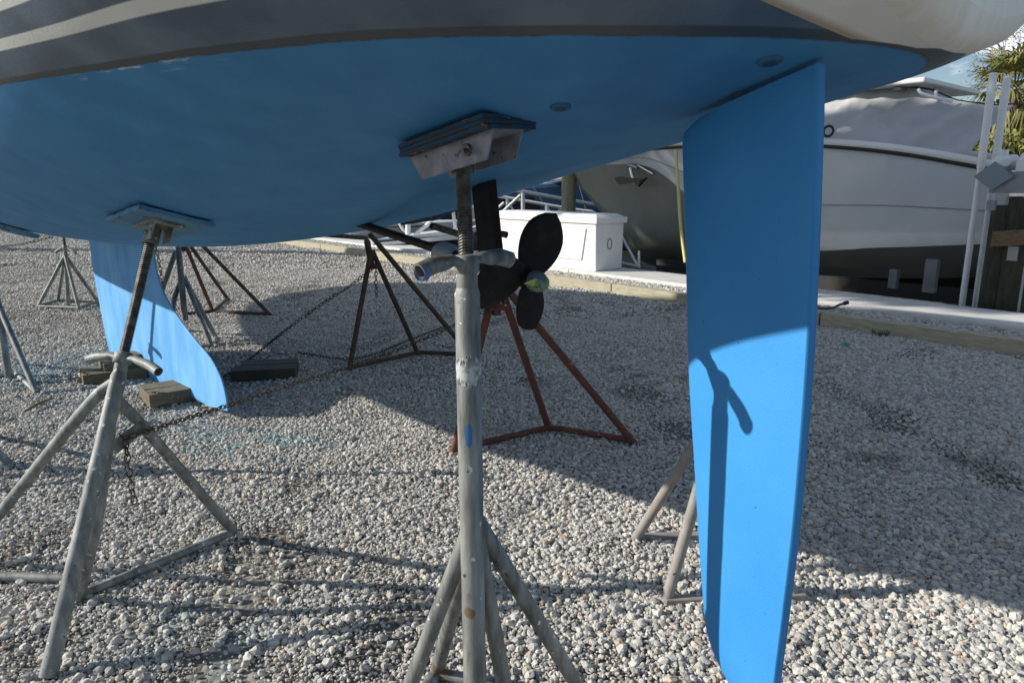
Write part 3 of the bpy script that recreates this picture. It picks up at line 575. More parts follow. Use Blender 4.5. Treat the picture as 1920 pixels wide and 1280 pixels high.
# bracket: folded plate under the pad
m_ = MB(); pdir = pc if pc.z < 0 else -pc
def PL(x, y, z): return pp + pa * x + pc * y + pn * z
sgn = 1 if (pc.dot(NX) > 0) else -1
Q = lambda x, y, z: pp + pa * x + pc * (y * sgn) + pn * z
for (y0, y1) in [(.046, .051), (-.046, -.041)]:
    m_.prism([Q(-.158, y0, 0), Q(.150, y0, 0), Q(.116, y0, .060), Q(-.122, y0, .060)], pc * sgn * (y1 - y0))
m_.box(Q(-.004, .002, .001), pa, pc, pn, .153, .0485, .0025)
bk = m_.build('pad_bracket', plate_m, stC)
m_ = MB(); m_.tube([Q(.060, .050, .026), Q(.060, .060, .026)], .014, 18); m_.build('bracket_bolt', thread, bk); MB().tube([Q(.060, .060, .026), Q(.084, .080, .038)], .0042, 8).build('cotter_pin', thread, bk)
m_ = MB(); m_.tube([sock - Vector((0, 0, .016)), sock + Vector((0, 0, .03))], .027, 20); m_.build('screw_socket', thread, bk)
# paint dab and ring as worn paint on the pipe
def pipe_patch(z0, z1, a0, a1, m, name, rr_=.0292, nn=20, ragged=.3):
    cx = lambda z: F0 + (T0 - F0) * (z / T0.z); V2 = []; F2 = []; nz = 10
    for i in range(nz + 1):
        for k in range(nn + 1):
            f = i / nz; g_ = k / nn; sh = (math.sin(f * 9 + k) * .5 + math.sin(k * 1.9)) * ragged * (z1 - z0) * .12; sz_ = z0 + (z1 - z0) * f + sh
            half = math.sqrt(max(.02, 1 - (2 * f - 1) ** 4)); an = (a0 + a1) / 2 + (g_ - .5) * (a1 - a0) * half
            c_ = cx(sz_); V2.append(Vector((c_.x + math.cos(an) * rr_, c_.y + math.sin(an) * rr_, sz_)))
    for i in range(nz):
        for k in range(nn): a = i * (nn + 1) + k; F2.append((a, a + 1, a + nn + 2, a + nn + 1))
    mb = MB(); mb.add(V2, F2, True); o = mb.build(name, m, stC, fix=False); return o
bd = ay(883, 815, YC - .03).z
pipe_patch(bd - .028, bd + .028, R(252), R(283), mat('blue_dab', (.035, .15, .36), .6), 'blue_paint_dab', .0296, 8, .1)
wz = ay(880, 690, YC).z
pipe_patch(wz - .034, wz + .030, R(180), R(372), mat('worn_white_paint', (.46, .48, .47), .8, col2=(.24, .25, .245), nscale=45, lo=.5, hi=.56), 'white_paint_ring', .0293, 40, .9)
# --- left stand leaning in
FL = gz(90, 1268); ls, lt = hull_at(300, 412); plh = hp(ls, lt)
TL = FL.lerp(plh, .50)
def on_axis(F, Tt, v):                      # point of segment F-Tt projecting to image row v
    lo_, hi_ = 0., 1.
    for _ in range(40):
        mid = (lo_ + hi_) / 2; d = F.lerp(Tt, mid) - CO; dy = d.y * math.cos(PITCH) - d.z * math.sin(PITCH); up = d.z * math.cos(PITCH) + d.y * math.sin(PITCH)
        if 640 - FOC * up / dy > v: lo_ = mid
        else: hi_ = mid
    return F.lerp(Tt, lo_)
EL = plh + Vector((-.03, -.02, -.075)); TL = on_axis(FL, EL, 672); axL = (EL - FL).normalized(); SL = on_axis(FL, EL, 452)
JL = on_axis(FL, EL, 712); fr = gz(438, 996, .02); fl = gz(-60, 1076, .02); fb = gz(158, 1112, .02)
j1 = JL + Vector((.0, .01, 0)); k1 = ay(262, 792, TL.y + .03); k0 = ay(176, 745, TL.y - .0)
stL = stand('leaning grey jack stand in left foreground with a long threaded screw', FL, TL, SL,
    [(ay(212, 742, JL.y + .0), [k1, fr]), (ay(222, 712, JL.y), [ay(178, 742, JL.y - .02), gz(-75, 1055)]), (ay(206, 800, JL.y - .02), [ay(182, 980, 2.28), gz(146, 1128)])],
    [(fb, fr), (gz(-75, 1078, .02), gz(140, 1084, .02))], galv2, .0262, .0205, .0185, tips=None)
hv = TL + axL * .004
tl1 = ay(166, 674, hv.y + .06); tl2 = ay(297, 697, hv.y - .09); handle(stL, hv, axL, [tl1, tl2], .0165, galv2, .031)
g1 = ay(216, 838, TL.y - .04); g2 = ay(262, 800, TL.y + .02); MB().box((g1 + g2) / 2, (g2 - g1).normalized(), Vector((0, 0, 1)).cross(g2 - g1).normalized(), (g2 - g1).normalized().cross(Vector((0, 0, 1)).cross(g2 - g1).normalized()), (g2 - g1).length / 2 + .01, .005, .022).build('gusset', galv2, stL)
pp, pn, pa, pc, po = pad(stL, ls, lt, 1, .40, .26, [.016], ply2, roll=R(3))
m_ = MB(); sg = 1 if (pc.dot(NX) > 0) else -1
Q2 = lambda x, y, z: pp + pa * x + pc * (y * sg) + pn * z
cb = SL + axL * .0
m_.box(Q2(0, 0, .004), pa, pc, pn, .115, .055, .004)
for y0 in (-.035, .031): m_.prism([Q2(-.055, y0, .006), Q2(.075, y0, .006), Q2(.05, y0, .062), Q2(-.03, y0, .062)], pc * sg * .004)
bk = m_.build('pad_bracket', galv2, stL); MB().tube([SL - axL * .012, SL + axL * .055], .028, 20).build('screw_socket', galv2, bk)
MB().tube([Q2(-.0, .037, .035), Q2(-.0, .045, .035)], .010, 6).build('bracket_bolt', steel, bk); MB().tube([Q2(.045, .037, .03), Q2(.045, .042, .03)], .006, 6).build('bracket_bolt', steel, bk)
# --- red oxide stand behind the propeller
fR = [gz(850, 848), gz(1030, 806), gz(1190, 832)]; aR = Vector((-.105, 3.95, 0)); hR = ay(921, 447, 3.95); F_r = Vector((hR.x, hR.y, .5))
jR = ay(930, 545, 3.95)
pw_ = hp(-2.0, .07, -1)
stR = stand('red oxide jack stand with chipped legs standing behind the black propeller', ay(931, 590, 3.95), hR, pw_ + Vector((0, 0, -.08)),
    [(ay(925, 545, 3.94), [fR[0]]), (ay(941, 545, 3.95), [fR[1]]), (ay(945, 535, 3.96), [fR[2]])], [(fR[0] + Zp * .02, fR[1] + Zp * .02), (fR[1] + Zp * .02, fR[2] + Zp * .02)], redox, .026, .0215, .018,
    tips=[(hR.x + .085, hR.y - .05, hR.z + .022), (hR.x - .1, hR.y + .05, hR.z - .0)])
MB().box(ay(938, 575, 3.93), Vector((1, 0, 0)), Vector((0, 1, 0)), Zp, .05, .004, .02).build('gusset', redox, stR)
pad(stR, -2.0, .07, -1, .32, .2, [.03], ply)
# --- rusty stand
fB = [gz(655, 693), gz(784, 664), gz(884, 668)]; aB = ay(694, 452, 5.95)
stB = stand('dark rusty jack stand under the middle of the yacht, chain hanging from its gusset', ay(697, 500, 5.95), ay(686, 440, 5.85), hp(-3.75, .06, -1) + Vector((0, 0, -.05)),
    [(ay(697, 470, 5.9), [ay(690, 500, 5.88), fB[0]]), (ay(698, 470, 5.93), [fB[1]]), (ay(693, 438, 5.93), [fB[2]])], [(fB[0] + Zp * .02, fB[1] + Zp * .02), (fB[1] + Zp * .02, fB[2] + Zp * .02)], rusty, .026, .0215, .018, collar=False)
MB().box(ay(704, 499, 5.88), Vector((1, 0, 0)), Vector((0, 1, 0)), Zp, .05, .004, .022).build('gusset', rusty, stB)
pad(stB, -3.75, .06, -1, .32, .2, [.03], ply)
# --- dusty stand behind the rudder
fD = [gz(1186, 1018), gz(1246, 1138), gz(1492, 1128), gz(1452, 1010)]; aD = Vector((.80, 2.58, 0)); dp = hp(-.35, .05, -1)
stD = stand('dusty tan jack stand half hidden behind the rudder', (aD.x, aD.y, .25), (aD.x, aD.y, 1.18), (aD.x - .02, aD.y - .06, 1.60),
    [((aD.x, aD.y, .72), [fD[0]]), ((aD.x, aD.y, .72), [fD[1]]), ((aD.x, aD.y, .70), [fD[2]]), ((aD.x, aD.y, .70), [fD[3]])], [(fD[0] + Zp * .02, fD[3] + Zp * .02), (fD[1] + Zp * .02, fD[2] + Zp * .02 + Vector((.03, 0, 0)))], dust_steel, .028, .0215, .018, m_leg=dust_steel, squares=True)
# --- grey stand behind the keel
fG = [gz(398, 652), gz(406, 636), gz(322, 640), gz(318, 652)]; aG = gz(345, 642)
tG = ay(334, 462, aG.y - .1); pG = hp(-5.9, .05, -1)
stG = stand('grey jack stand standing just behind the trailing edge of the keel', ay(347, 600, aG.y), tG, tG + (tG - ay(347, 600, aG.y)).normalized() * .18,
    [(ay(346, 520, aG.y), [fG[0]]), (ay(348, 525, aG.y + .02), [fG[1]]), (ay(330, 470, aG.y), [ay(308, 532, aG.y), gz(282, 610)]), (ay(340, 525, aG.y), [ay(326, 560, aG.y), gz(318, 655)])], [(fG[0] + Zp * .02, fG[1] + Zp * .02), (fG[0] + Zp * .02, gz(318, 655, .02))], galv2, .0275, .0225, .018)
# --- two spare stands further back
fO = [gz(400, 586), gz(428, 562), gz(508, 592), gz(345, 592)]; aO = ay(335, 425, 8.3)
stO = stand('rusty jack stand with dark legs, farthest of the stands behind the keel', ay(345, 470, 8.35), aO, aO + Vector((0, 0, .16)),
    [(ay(346, 455, 8.3), [fO[0]]), (ay(346, 445, 8.35), [fO[1]]), (ay(360, 440, 8.3), [fO[2]])], [(fO[0] + Zp * .02, fO[2] + Zp * .02), (fO[0] + Zp * .02, fO[1] + Zp * .02), (fO[0] + Zp * .02, fO[3] + Zp * .02)], rusty, .026, .0215, .018, group='spare jack stands beyond the yacht')
for o in [c_ for c_ in stO.children if c_.name.startswith('leg')][:1]: o.data.materials.clear(); o.data.materials.append(redox)
fF = [gz(70, 577), gz(148, 580), gz(185, 567), gz(108, 566)]; aF = gz(128, 572)
tF = ay(122, 464, aF.y)
stF = stand('far grey jack stand alone on open gravel left of the keel', Vector((aF.x, aF.y, 0)), tF, tF + Vector((0, 0, .30)),
    [(ay(122, 478, aF.y), [p]) for p in fF], [(fF[0] + Zp * .02, fF[1] + Zp * .02), (fF[1] + Zp * .02, fF[2] + Zp * .02), (fF[2] + Zp * .02, fF[3] + Zp * .02), (fF[3] + Zp * .02, fF[0] + Zp * .02)], galv2, .024, .0205, .018,
    tips=[ay(105, 473, aF.y), ay(142, 475, aF.y - .05)], group='spare jack stands beyond the yacht')
# --- two stands whose tops are outside the left edge
fA = [gz(70, 740), gz(-60, 705)]; aA = Vector((-3.95, 5.42, 0))
stA = stand('grey jack stand at the left edge with its foot beside a loose stick', aA, (aA.x, aA.y, .80), (-3.95, 5.30, 1.38),
    [((aA.x, aA.y, .62), [fA[0]]), ((aA.x, aA.y, .62), [(-4.45, 5.2, 0)]), ((aA.x, aA.y, .62), [(-4.65, 6.0, 0)])], [(gz(30, 700, .03) , (-4.45, 5.2, .02)), (gz(30, 700, .03), fA[0] + Zp * .02)], galv2, .026, .0215, .018, tips=[(-4.1, 5.45, .80), (-3.84, 5.28, .78)])
aE = Vector((-3.2, 3.62, 0))
stE = stand('grey jack stand at the left edge, only one foot in view below the other', aE, (aE.x, aE.y, .72), (-2.95, 3.50, 1.36),
    [((aE.x, aE.y, .62), [gz(20, 872)]), ((aE.x, aE.y, .62), [(-3.65, 3.4, 0)]), ((aE.x, aE.y, .62), [(-3.1, 4.1, 0)]), ((aE.x, aE.y, .62), [(-3.0, 3.15, 0)])], [], galv2, .026, .0215, .018, tips=[(-3.35, 3.64, .72), (-3.07, 3.55, .72)])
pad(stE, -3.9, .08, 1, .38, .24, [.025], ply2)

# ------------------------------------------------------------------ chains: one link mesh, every link a part
def link_mesh(L, r_):
    mb = MB(); pts = []; n_ = 16
    for k in range(n_ + 1):
        a = 2 * math.pi * k / n_; pts.append(Vector((math.cos(a) * L * .5, math.sin(a) * L * .30, 0)))
    mb.tube(pts, r_, 6, caps=False); me = mb.mesh('link'); me.materials.append(chainm); return me
LM = link_mesh(.034, .0026); LM2 = link_mesh(.042, .0034)
def chain(pts, label, lm=LM, step_=.0265, sag=.0):
    P_ = smooth([Vector(p) for p in pts], 12); L = [0]
    for a, b_ in zip(P_, P_[1:]): L.append(L[-1] + (b_ - a).length)
    ch = thing('chain', P_[0], label, 'chain'); n_ = int(L[-1] / step_)
    for i in range(n_):
        d = (i + .5) * step_; j = max(0, np.searchsorted(L, d) - 1); f = (d - L[j]) / max(1e-6, L[j + 1] - L[j]); p = P_[j].lerp(P_[j + 1], f); t_ = (P_[j + 1] - P_[j]).normalized()
        o = bpy.data.objects.new('link', lm); C.objects.link(o); o.parent = ch
        q_ = t_.to_track_quat('X', 'Z'); ro = Matrix.Rotation((R(45) if i % 2 else R(-45)) + random.uniform(-.25, .25), 3, 'X'); o.rotation_euler = (q_.to_matrix() @ ro).to_euler(); o.location = p - P_[0]
    return ch
ya = TL.y - .03
chain([ay(232, 822, ya), ay(262, 812, 2.42), ay(340, 787, 2.65), ay(430, 759, 2.95), ay(540, 722, 3.25), ay(660, 686, 3.6), ay(770, 646, 3.8), ay(860, 606, 3.9), ay(912, 582, 3.9), ay(940, 570, 3.9)], 'rusty chain stretched from the left foreground stand to the red stand')
chain([ay(225, 815, ya), ay(235, 830, ya), ay(240, 870, ya), ay(247, 915, ya), ay(255, 955, ya)], 'short rusty chain tail dangling from the left foreground stand')
chain([ay(703, 500, 5.85), ay(650, 540, 5.83), ay(606, 568, 5.8), ay(545, 612, 5.75), gz(490, 655, .05), gz(445, 692, .03), gz(418, 706, .02)], 'thin dark chain running from the rusty stand down to the ground near the keel', LM2, .035)
chain([ay(705, 502, 5.85), ay(705, 530, 5.85), ay(706, 562, 5.85)], 'short chain end hanging straight below the gusset of the rusty stand', LM2, .035)
chain([ay(-40, 472, 7.6), ay(0, 463, 7.7), ay(50, 456, 7.8), ay(105, 442, 7.9)], 'thin chain crossing the far gravel at the left edge', LM2, .037)
chain([gz(128, 697, .16), gz(150, 696, .15), gz(190, 712, .06), gz(215, 718, .05)], 'chain end draped over the keel block')
chain([gz(285, 735, .13), gz(310, 738, .12), gz(345, 748, .03), gz(360, 746, .02)], 'chain lying across the low wooden block under the keel')
chain([ay(292, 462, 6.3), ay(298, 490, 6.3), ay(303, 522, 6.3), ay(306, 560, 6.3)], 'chain hanging beside the trailing edge of the keel', LM2, .036)
chain([gz(560, 660, .02) + Vector((0, 0, .0)), gz(640, 672, .02), gz(700, 664, .02), gz(760, 640, .03), gz(840, 610, .05)], 'dark chain lying loosely on the shaded gravel beneath the rusty stand', LM2, .035)

# ------------------------------------------------------------------ keel blocks, stick, leaf, hose
def blocks(name_label, c_, ang, rowsb, m, cat='wooden block'):
    st = thing('wood_block', (c_[0], c_[1], 0), name_label, cat); ca = Vector((math.cos(ang), math.sin(ang), 0)); sa = Vector((-ca.y, ca.x, 0))
    for (x, y, z, hx, hy, hz, rz) in rowsb:
        c2 = Vector((math.cos(ang + rz), math.sin(ang + rz), 0)); s2 = Vector((-c2.y, c2.x, 0))
        MB().box(Vector((c_[0], c_[1], 0)) + ca * x + sa * y + Zp * z, c2, s2, Zp, hx, hy, hz).build('timber', m, st, bevel=.004)
    return st
kd = math.atan2(-AX.x, -AX.y)
p1 = gz(185, 712); p2 = gz(300, 752); p3 = gz(500, 702)
blocks('stacked grey timbers under the front of the keel', (p1.x + .1, p1.y + .08), R(35), [(-.02, -.08, .04, .22, .075, .045, 0), (-.02, .08, .04, .22, .075, .045, .02), (.06, -.0, .115, .16, .10, .030, .1), (.10, .02, .16, .09, .09, .014, .2)], wood)
blocks('single low timber under the rear half of the keel', (p2.x + .08, p2.y + .05), R(40), [(0.02, 0, .035, .20, .08, .045, 0), (.03, .17, .035, .20, .08, .045, -.03)], wood)
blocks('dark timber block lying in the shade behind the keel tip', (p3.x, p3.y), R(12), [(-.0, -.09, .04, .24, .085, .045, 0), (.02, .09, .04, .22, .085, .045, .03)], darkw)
a, b_ = gz(48, 770, .02), gz(100, 746, .02)
tag(MB().tube([a, a.lerp(b_, .5) + Zp * .01, b_], [.008, .01, .007], 8).build('stick', wood, origin=a), 'thin bare stick lying on gravel near the left edge', 'stick')
g_ = gz(1588, 651, .03); m_ = MB()
for k in range(5):
    a = random.uniform(0, 6.3); d = Vector((math.cos(a), math.sin(a), random.uniform(.1, .5))) * .05; e = Vector((-d.y, d.x, 0)) * .6; m_.add([g_, g_ + d + e, g_ + d * 1.5, g_ + d - e], [(0, 1, 2, 3)])
tag(m_.build('plastic_scrap', mat('green_plastic', (.01, .17, .10), .4), origin=g_, fix=False), 'crumpled green plastic scrap on the shaded gravel in front of the kerb', 'litter')
for (u, v, k_) in [(1650, 632, 26), (1668, 628, 14)]:
    g_ = gz(u, v, .0); m_ = MB()
    for k in range(k_):
        a = random.uniform(0, 6.3); o_ = Vector((random.gauss(0, .05), random.gauss(0, .02), 0)); d = Vector((math.cos(a) * .03, math.sin(a) * .03, random.uniform(.02, .06))); e = Vector((-d.y, d.x, 0)) * .3; m_.add([g_ + o_, g_ + o_ + d + e, g_ + o_ + d * 1.4, g_ + o_ + d - e], [(0, 1, 2, 3)])
    tag(m_.build('weed', mat('weed_green', (.06, .09, .03), .8), origin=g_, fix=False), 'small weed tuft at the foot of the timber kerb' if k_ > 20 else 'tiny weed sprig just right of the larger tuft by the kerb', 'weed')
hs = thing('hose', am(1545, 576, 7.7), 'dark green hose end lying on the gravel strip behind the kerb', 'hose')
hpts = smooth([am(1470, 566, 7.72), am(1510, 572, 7.71), am(1540, 578, 7.70), am(1562, 577, 7.71), am(1572, 572, 7.74), am(1582, 569, 7.78)], 5)
for p_ in hpts: p_.z = max(p_.z, .115)
MB().tube(hpts, .014, 10).build('hose_line', hosem, hs); e_ = hpts[-1]; d_ = (hpts[-1] - hpts[-2]).normalized(); MB().tube([e_, e_ + d_ * .05], .022, 12).build('hose_fitting', blackm, hs)
print('stands done')

# ------------------------------------------------------------------ dock box on the seawall
cbx = am(1117, 509, 8.34); c0 = cbx.dot(WD); zb0 = .15
db = thing('dock_box', mw(8.65, c0 + 1.25, .15), 'long white fibreglass dock box standing on the seawall', 'dock box')
L_, D_, H_ = 2.5, .62, .74
def bx(m_, c_, z): return mw(8.34 + m_, c0 + c_, .15 + z)
m_ = MB(); m_.add([bx(.0, 0, 0), bx(D_, 0, 0), bx(D_, L_, 0), bx(.0, L_, 0), bx(-.02, -.0, H_), bx(D_ + .02, -.0, H_), bx(D_ + .02, L_, H_), bx(-.02, L_, H_)], [(0, 3, 2, 1), (4, 5, 6, 7), (0, 1, 5, 4), (1, 2, 6, 5), (2, 3, 7, 6), (3, 0, 4, 7)]); m_.build('box_body', white, db, bevel=.015)
m_ = MB(); 
for z0_, z1_, o_ in [(H_ + .002, H_ + .10, .045)]: m_.wbox(8.34 - o_ - .01, 8.34 + D_ + o_ + .01, c0 - o_, c0 + L_ + o_, .15 + z0_, .15 + z1_)
ld = m_.build('lid', white, db, bevel=.014)
m_ = MB(); A_ = [bx(-.02, -.01, H_ + .103), bx(D_ + .02, -.01, H_ + .103), bx(D_ + .02, L_ + .01, H_ + .103), bx(-.02, L_ + .01, H_ + .103), bx(.06, .08, H_ + .15), bx(D_ - .06, .08, H_ + .15), bx(D_ - .06, L_ - .08, H_ + .15), bx(.06, L_ - .08, H_ + .15)]
m_.add(A_, [(0, 3, 2, 1), (4, 5, 6, 7), (0, 1, 5, 4), (1, 2, 6, 5), (2, 3, 7, 6), (3, 0, 4, 7)]); m_.build('lid_crown', white, ld, bevel=.01)
m_ = MB(); fp = [bx(-.036, .20, H_ - .07), bx(-.036, 2.30, H_ - .07), bx(-.026, 2.22, .16), bx(-.026, .30, .16)]
m_.prism(fp, MD * .03); m_.build('front_panel', white, db, bevel=.008)
m_ = MB(); rc_ = bx(.30, -.012, .42); pts = [rc_ + MD * (math.cos(a) * .05) + Zp * (math.sin(a) * .085) for a in np.linspace(0, 2 * math.pi, 25)]; m_.tube(pts, .005, 6, caps=False); m_.build('ring_handle', blackm, db)
# ------------------------------------------------------------------ pilings, gangway, floating dock
def piling(u0, v0, Y, r_, z0, m, label, group=None, z1=None):
    t_ = ay(u0, v0, Y); o = MB().tube([(t_.x, t_.y, z0), (t_.x, t_.y, z1 or t_.z + 2.2)], r_, 22).build('piling', m, origin=(t_.x, t_.y, z0)); return tag(o, label, 'piling', group)
piling(1066, 390, 15.5, .155, -2, pile, 'round greenish timber piling rising behind the right end of the dock box', 'green treated timber pilings')
piling(917, 420, 16.0, .15, -2, pile, 'round greenish timber piling left of the dock box', 'green treated timber pilings')
gw = thing('gangway', ay(1000, 430, 17.6), 'white aluminium gangway with truss railings behind the dock box', 'gangway')
def bar(a, b_, r_=.03, nm='railing_bar', par=gw): return MB().tube([a, b_], r_, 8).build(nm, whitea, par)
YN, YF = 17.0, 18.2
nt_ = [ay(965, 356, YN), ay(1122, 385, YN)]; bar(nt_[0], nt_[1], .042, 'top_rail')
bar(ay(925, 366, YF), ay(1058, 390, YF), .04, 'top_rail'); m_ = MB(); m_.tube(smooth([ay(1058, 390, YF), ay(1092, 395, YF), ay(1112, 398, YF), ay(1119, 408, YF)], 4), .04, 8); m_.build('top_rail', whitea, gw)
for u, v0, v1, Yb, r_ in [(980, 358, 420, YN, .05), (951, 372, 425, YF, .04), (1025, 384, 425, YF, .05), (1093, 394, 430, YF, .045)]: bar(ay(u, v0, Yb), ay(u + .5, v1, Yb), r_, 'post')
bar(ay(976, 366, YN), ay(905, 433, YN), .036); bar(ay(945, 380, YF), ay(905, 417, YF), .036); bar(ay(953, 378, YF), ay(966, 402, YF), .028); bar(ay(1053, 390, YF), ay(1040, 405, YF), .03); bar(ay(1027, 392, YF), ay(1036, 402, YF), .03)
bar(ay(849, 389, YN), ay(858, 464, YN), .04, 'post'); bar(ay(838, 391, YN), ay(778, 440, YN), .045); bar(ay(765, 408, YN), ay(765, 440, YN), .06, 'post')
m_ = MB(); m_.tube(smooth([ay(745, 405, YF), ay(749, 418, YF), ay(756, 430, YF), ay(768, 438, YF)], 4), .04, 8); m_.build('railing_bar', whitea, gw)
m_ = MB(); A0, A1 = ay(705, 449, 16.6), ay(880, 428, 16.6); m_.prism([A0, A1, A1 + Vector((0, 0, -.12)), A0 + Vector((0, 0, -.16))], Vector((.3, 1.6, 0))); m_.build('deck_edge', whitea, gw)
m_ = MB(); A0, A1 = ay(700, 456, 16.3), ay(876, 440, 16.3); m_.prism([A0, A1, A1 + Vector((0, 0, -.09)), A0 + Vector((0, 0, -.06))], Vector((.2, .4, 0))); m_.build('deck_edge', whitea, gw)
m_ = MB(); A0, A1 = ay(715, 462, 16.2), ay(900, 470, 16.2); m_.prism([ay(700, 452, 16.5), ay(880, 440, 16.5), ay(880, 476, 16.5), ay(715, 460, 16.5)], Vector((.3, 1.4, 0))); m_.build('underframe', blackm, gw)
# two small clamp fittings at the cap's left end
for u in (647, 655): 
    p = ay(u, 436, 19.0); tag(MB().abox(p.x - .06, p.x + .06, p.y - .06, p.y + .06, p.z - .1, p.z + .08).build('dock_cleat', whitea, origin=p), 'small white cleat block at the far end of the seawall, ' + ('left one' if u == 647 else 'right one'), 'cleat')
# skiff beyond
def small_hull(L, B, H, mt, name, loc, ang, label, cat, deckm=None, sheerup=.15, parent_parts=None, zk=0.):
    ob = thing(name, loc, label, cat); ca = Vector((math.cos(ang), math.sin(ang), 0)); sa = Vector((-ca.y, ca.x, 0)); lo_ = Vector(loc); st_ = []
    for i in range(15):
        x = i / 14; bw = B / 2 * math.sqrt(max(.0, 1 - max(0, (x - .35) / .65) ** 2.2)) * (.9 + .1 * min(1, x / .3)); zs = H * (1 + sheerup * x * x); st_.append([lo_ + ca * (x * L - L / 2) + sa * w_ + Zp * z for (w_, z) in [(-bw, zs), (-bw * .92, H * .5), (-bw * .7, H * .12 + zk), (0, H * .0 + H * .5 * max(0, x - .8) * 5 * .6), (bw * .7, H * .12 + zk), (bw * .92, H * .5), (bw, zs)]])
    m_ = MB(); V2 = [p for r_ in st_ for p in r_]; m_.add(V2, [(i * 7 + k, i * 7 + k + 1, (i + 1) * 7 + k + 1, (i + 1) * 7 + k) for i in range(14) for k in range(6)], True); m_.add(st_[0], [tuple(range(7))]); m_.add(V2, [(i * 7, (i + 1) * 7, (i + 1) * 7 + 6, i * 7 + 6) for i in range(14)]); m_.build('hull', mt, ob); return ob
p = ay(775, 436, 19.5); sk = small_hull(4.4, 1.6, .62, mat('pale_grey_skiff', (.48, .50, .54), .35), 'skiff', (p.x, p.y, p.z - .35), R(-6), 'small pale grey skiff tied up behind the gangway deck', 'skiff')
MB().tube(smooth([Vector((p.x - 2.0, p.y - .7, p.z + .25)), Vector((p.x, p.y - .85, p.z + .24)), Vector((p.x + 2.1, p.y - .1, p.z + .33))], 6), .05, 8).build('rub_rail', grayal, sk)
p = ay(832, 410, 21.0); cv = thing('boat_canopy', (p.x, p.y, p.z - .6), 'black fabric canopy over a moored boat left of the stand screw', 'canopy')
m_ = MB(); a0 = [ay(808, 402, 21), ay(862, 372, 21), ay(868, 440, 21), ay(845, 430, 21), ay(828, 412, 21)]; m_.prism(a0, Vector((.2, 1.8, 0))); m_.build('canopy_cloth', blackm, cv)
bar(ay(812, 404, 20.9), ay(800, 438, 20.9), .03, 'support_pole', cv)
# big dark blue hull behind the gangway
p = ay(1060, 390, 24.0); bl = thing('moored_yacht', (p.x, p.y, -.75), 'large dark blue hulled yacht moored across the canal behind the gangway', 'yacht')
m_ = MB(); a0 = [ay(1250, 330, 24), ay(1250, 470, 24), ay(1000, 470, 24), ay(905, 372, 24), ay(985, 345, 24)]; m_.prism(a0, Vector((2.2, 2.6, 0))); m_.build('hull', bluehull, bl, bevel=.15)
m_ = MB(); m_.prism([ay(1018, 341, 23.7), ay(1120, 322, 23.7), ay(1120, 326, 23.7), ay(1030, 344, 23.7)], Vector((1.8, 2.2, 0))); m_.build('gunwale', white, bl)
m_ = MB(); m_.prism([ay(925, 372, 23.5), ay(985, 368, 23.5), ay(1020, 420, 23.5), ay(925, 420, 23.5)], Vector((.5, 1, 0))); m_.build('cockpit_cover', blackm, bl)
for (u0, v0, u1, v1) in [(1000, 350, 1030, 400), (1085, 345, 1100, 398)]: MB().tube([ay(u0, v0, 23.4), ay(u1, v1, 23.4)], .012, 6).build('rigging_wire', grayal, bl)

# ------------------------------------------------------------------ power boat on the lift
pb = thing('power_boat', mw(11.4, 7, 0), 'large white centre console power boat raised on a lift beyond the seawall', 'motorboat')
tk = [0, .15, .3, .45, .6, .711, .75, .795, .86, .924, 1.]
def ti(t_, ys): return float(np.interp(t_, tk, ys))
def tis(t_, ys):
    m = np.gradient(ys, tk); i = int(np.clip(np.searchsorted(tk, t_) - 1, 0, len(tk) - 2)); h = tk[i + 1] - tk[i]; x = (t_ - tk[i]) / h
    return (2*x**3-3*x**2+1)*ys[i]+(x**3-2*x**2+x)*h*m[i]+(-2*x**3+3*x**2)*ys[i+1]+(x**3-x**2)*h*m[i+1]
zS = [1.66, 1.94, 2.09, 2.13, 2.12, 2.08, 2.07, 2.06, 2.07, 2.10, 2.18]; bS = [1.28, 1.33, 1.36, 1.36, 1.28, 1.16, 1.10, 1.0, .80, .52, .04]
zC = [.80, .66, .56, 1.02, 1.80, 1.86, 1.88, 1.90, 1.94, 1.99, 2.08]; bC = [1.18, 1.2, 1.2, 1.17, 1.12, .98, .92, .83, .65, .40, .03]  # chine raised forward so the bottom grey stands in for bow shade
zK = [.30, .14, .02, -.06, -.07, -.0, .22, .62, 1.14, 1.62, 2.10]
rowsB = []; TT_ = np.linspace(0, 1, 46)
for t_ in TT_:
    c_ = 2.75 + 9.25 * t_; zs, bs, zc, bc, zk = [tis(t_, y) for y in (zS, bS, zC, bC, zK)]
    kf = max(0, min(1, (t_ - .40) / .35)); kf = kf * kf * (3 - 2 * kf); fr_ = [a * (1 - kf) + b2 * kf for a, b2 in zip((.86, .62, .28), (.50, .24, .09))]
    def side(sg): return [mw(11.4 + sg * bs, c_, zs), mw(11.4 + sg * (bc + (bs - bc) * fr_[0]), c_, zc + (zs - zc) * .72), mw(11.4 + sg * (bc + (bs - bc) * fr_[1]), c_, zc + (zs - zc) * .44), mw(11.4 + sg * (bc + (bs - bc) * fr_[2]), c_, zc + (zs - zc) * .18), mw(11.4 + sg * bc, c_, zc)]
    rowsB.append((side(-1), [mw(11.4 - bc + .03, c_, zc - .012), mw(11.4 - bc * .5, c_, zk + (zc - zk) * .42), mw(11.4, c_, zk), mw(11.4 + bc * .5, c_, zk + (zc - zk) * .42), mw(11.4 + bc - .03, c_, zc - .012)], side(1)[::-1]))
def loft(rws, k0): 
    m_ = MB(); nn_ = len(rws[0]); V2 = [p for r_ in rws for p in r_]; m_.add(V2, [(i * nn_ + k, i * nn_ + k + 1, (i + 1) * nn_ + k + 1, (i + 1) * nn_ + k) for i in range(len(rws) - 1) for k in range(nn_ - 1)], True); return m_
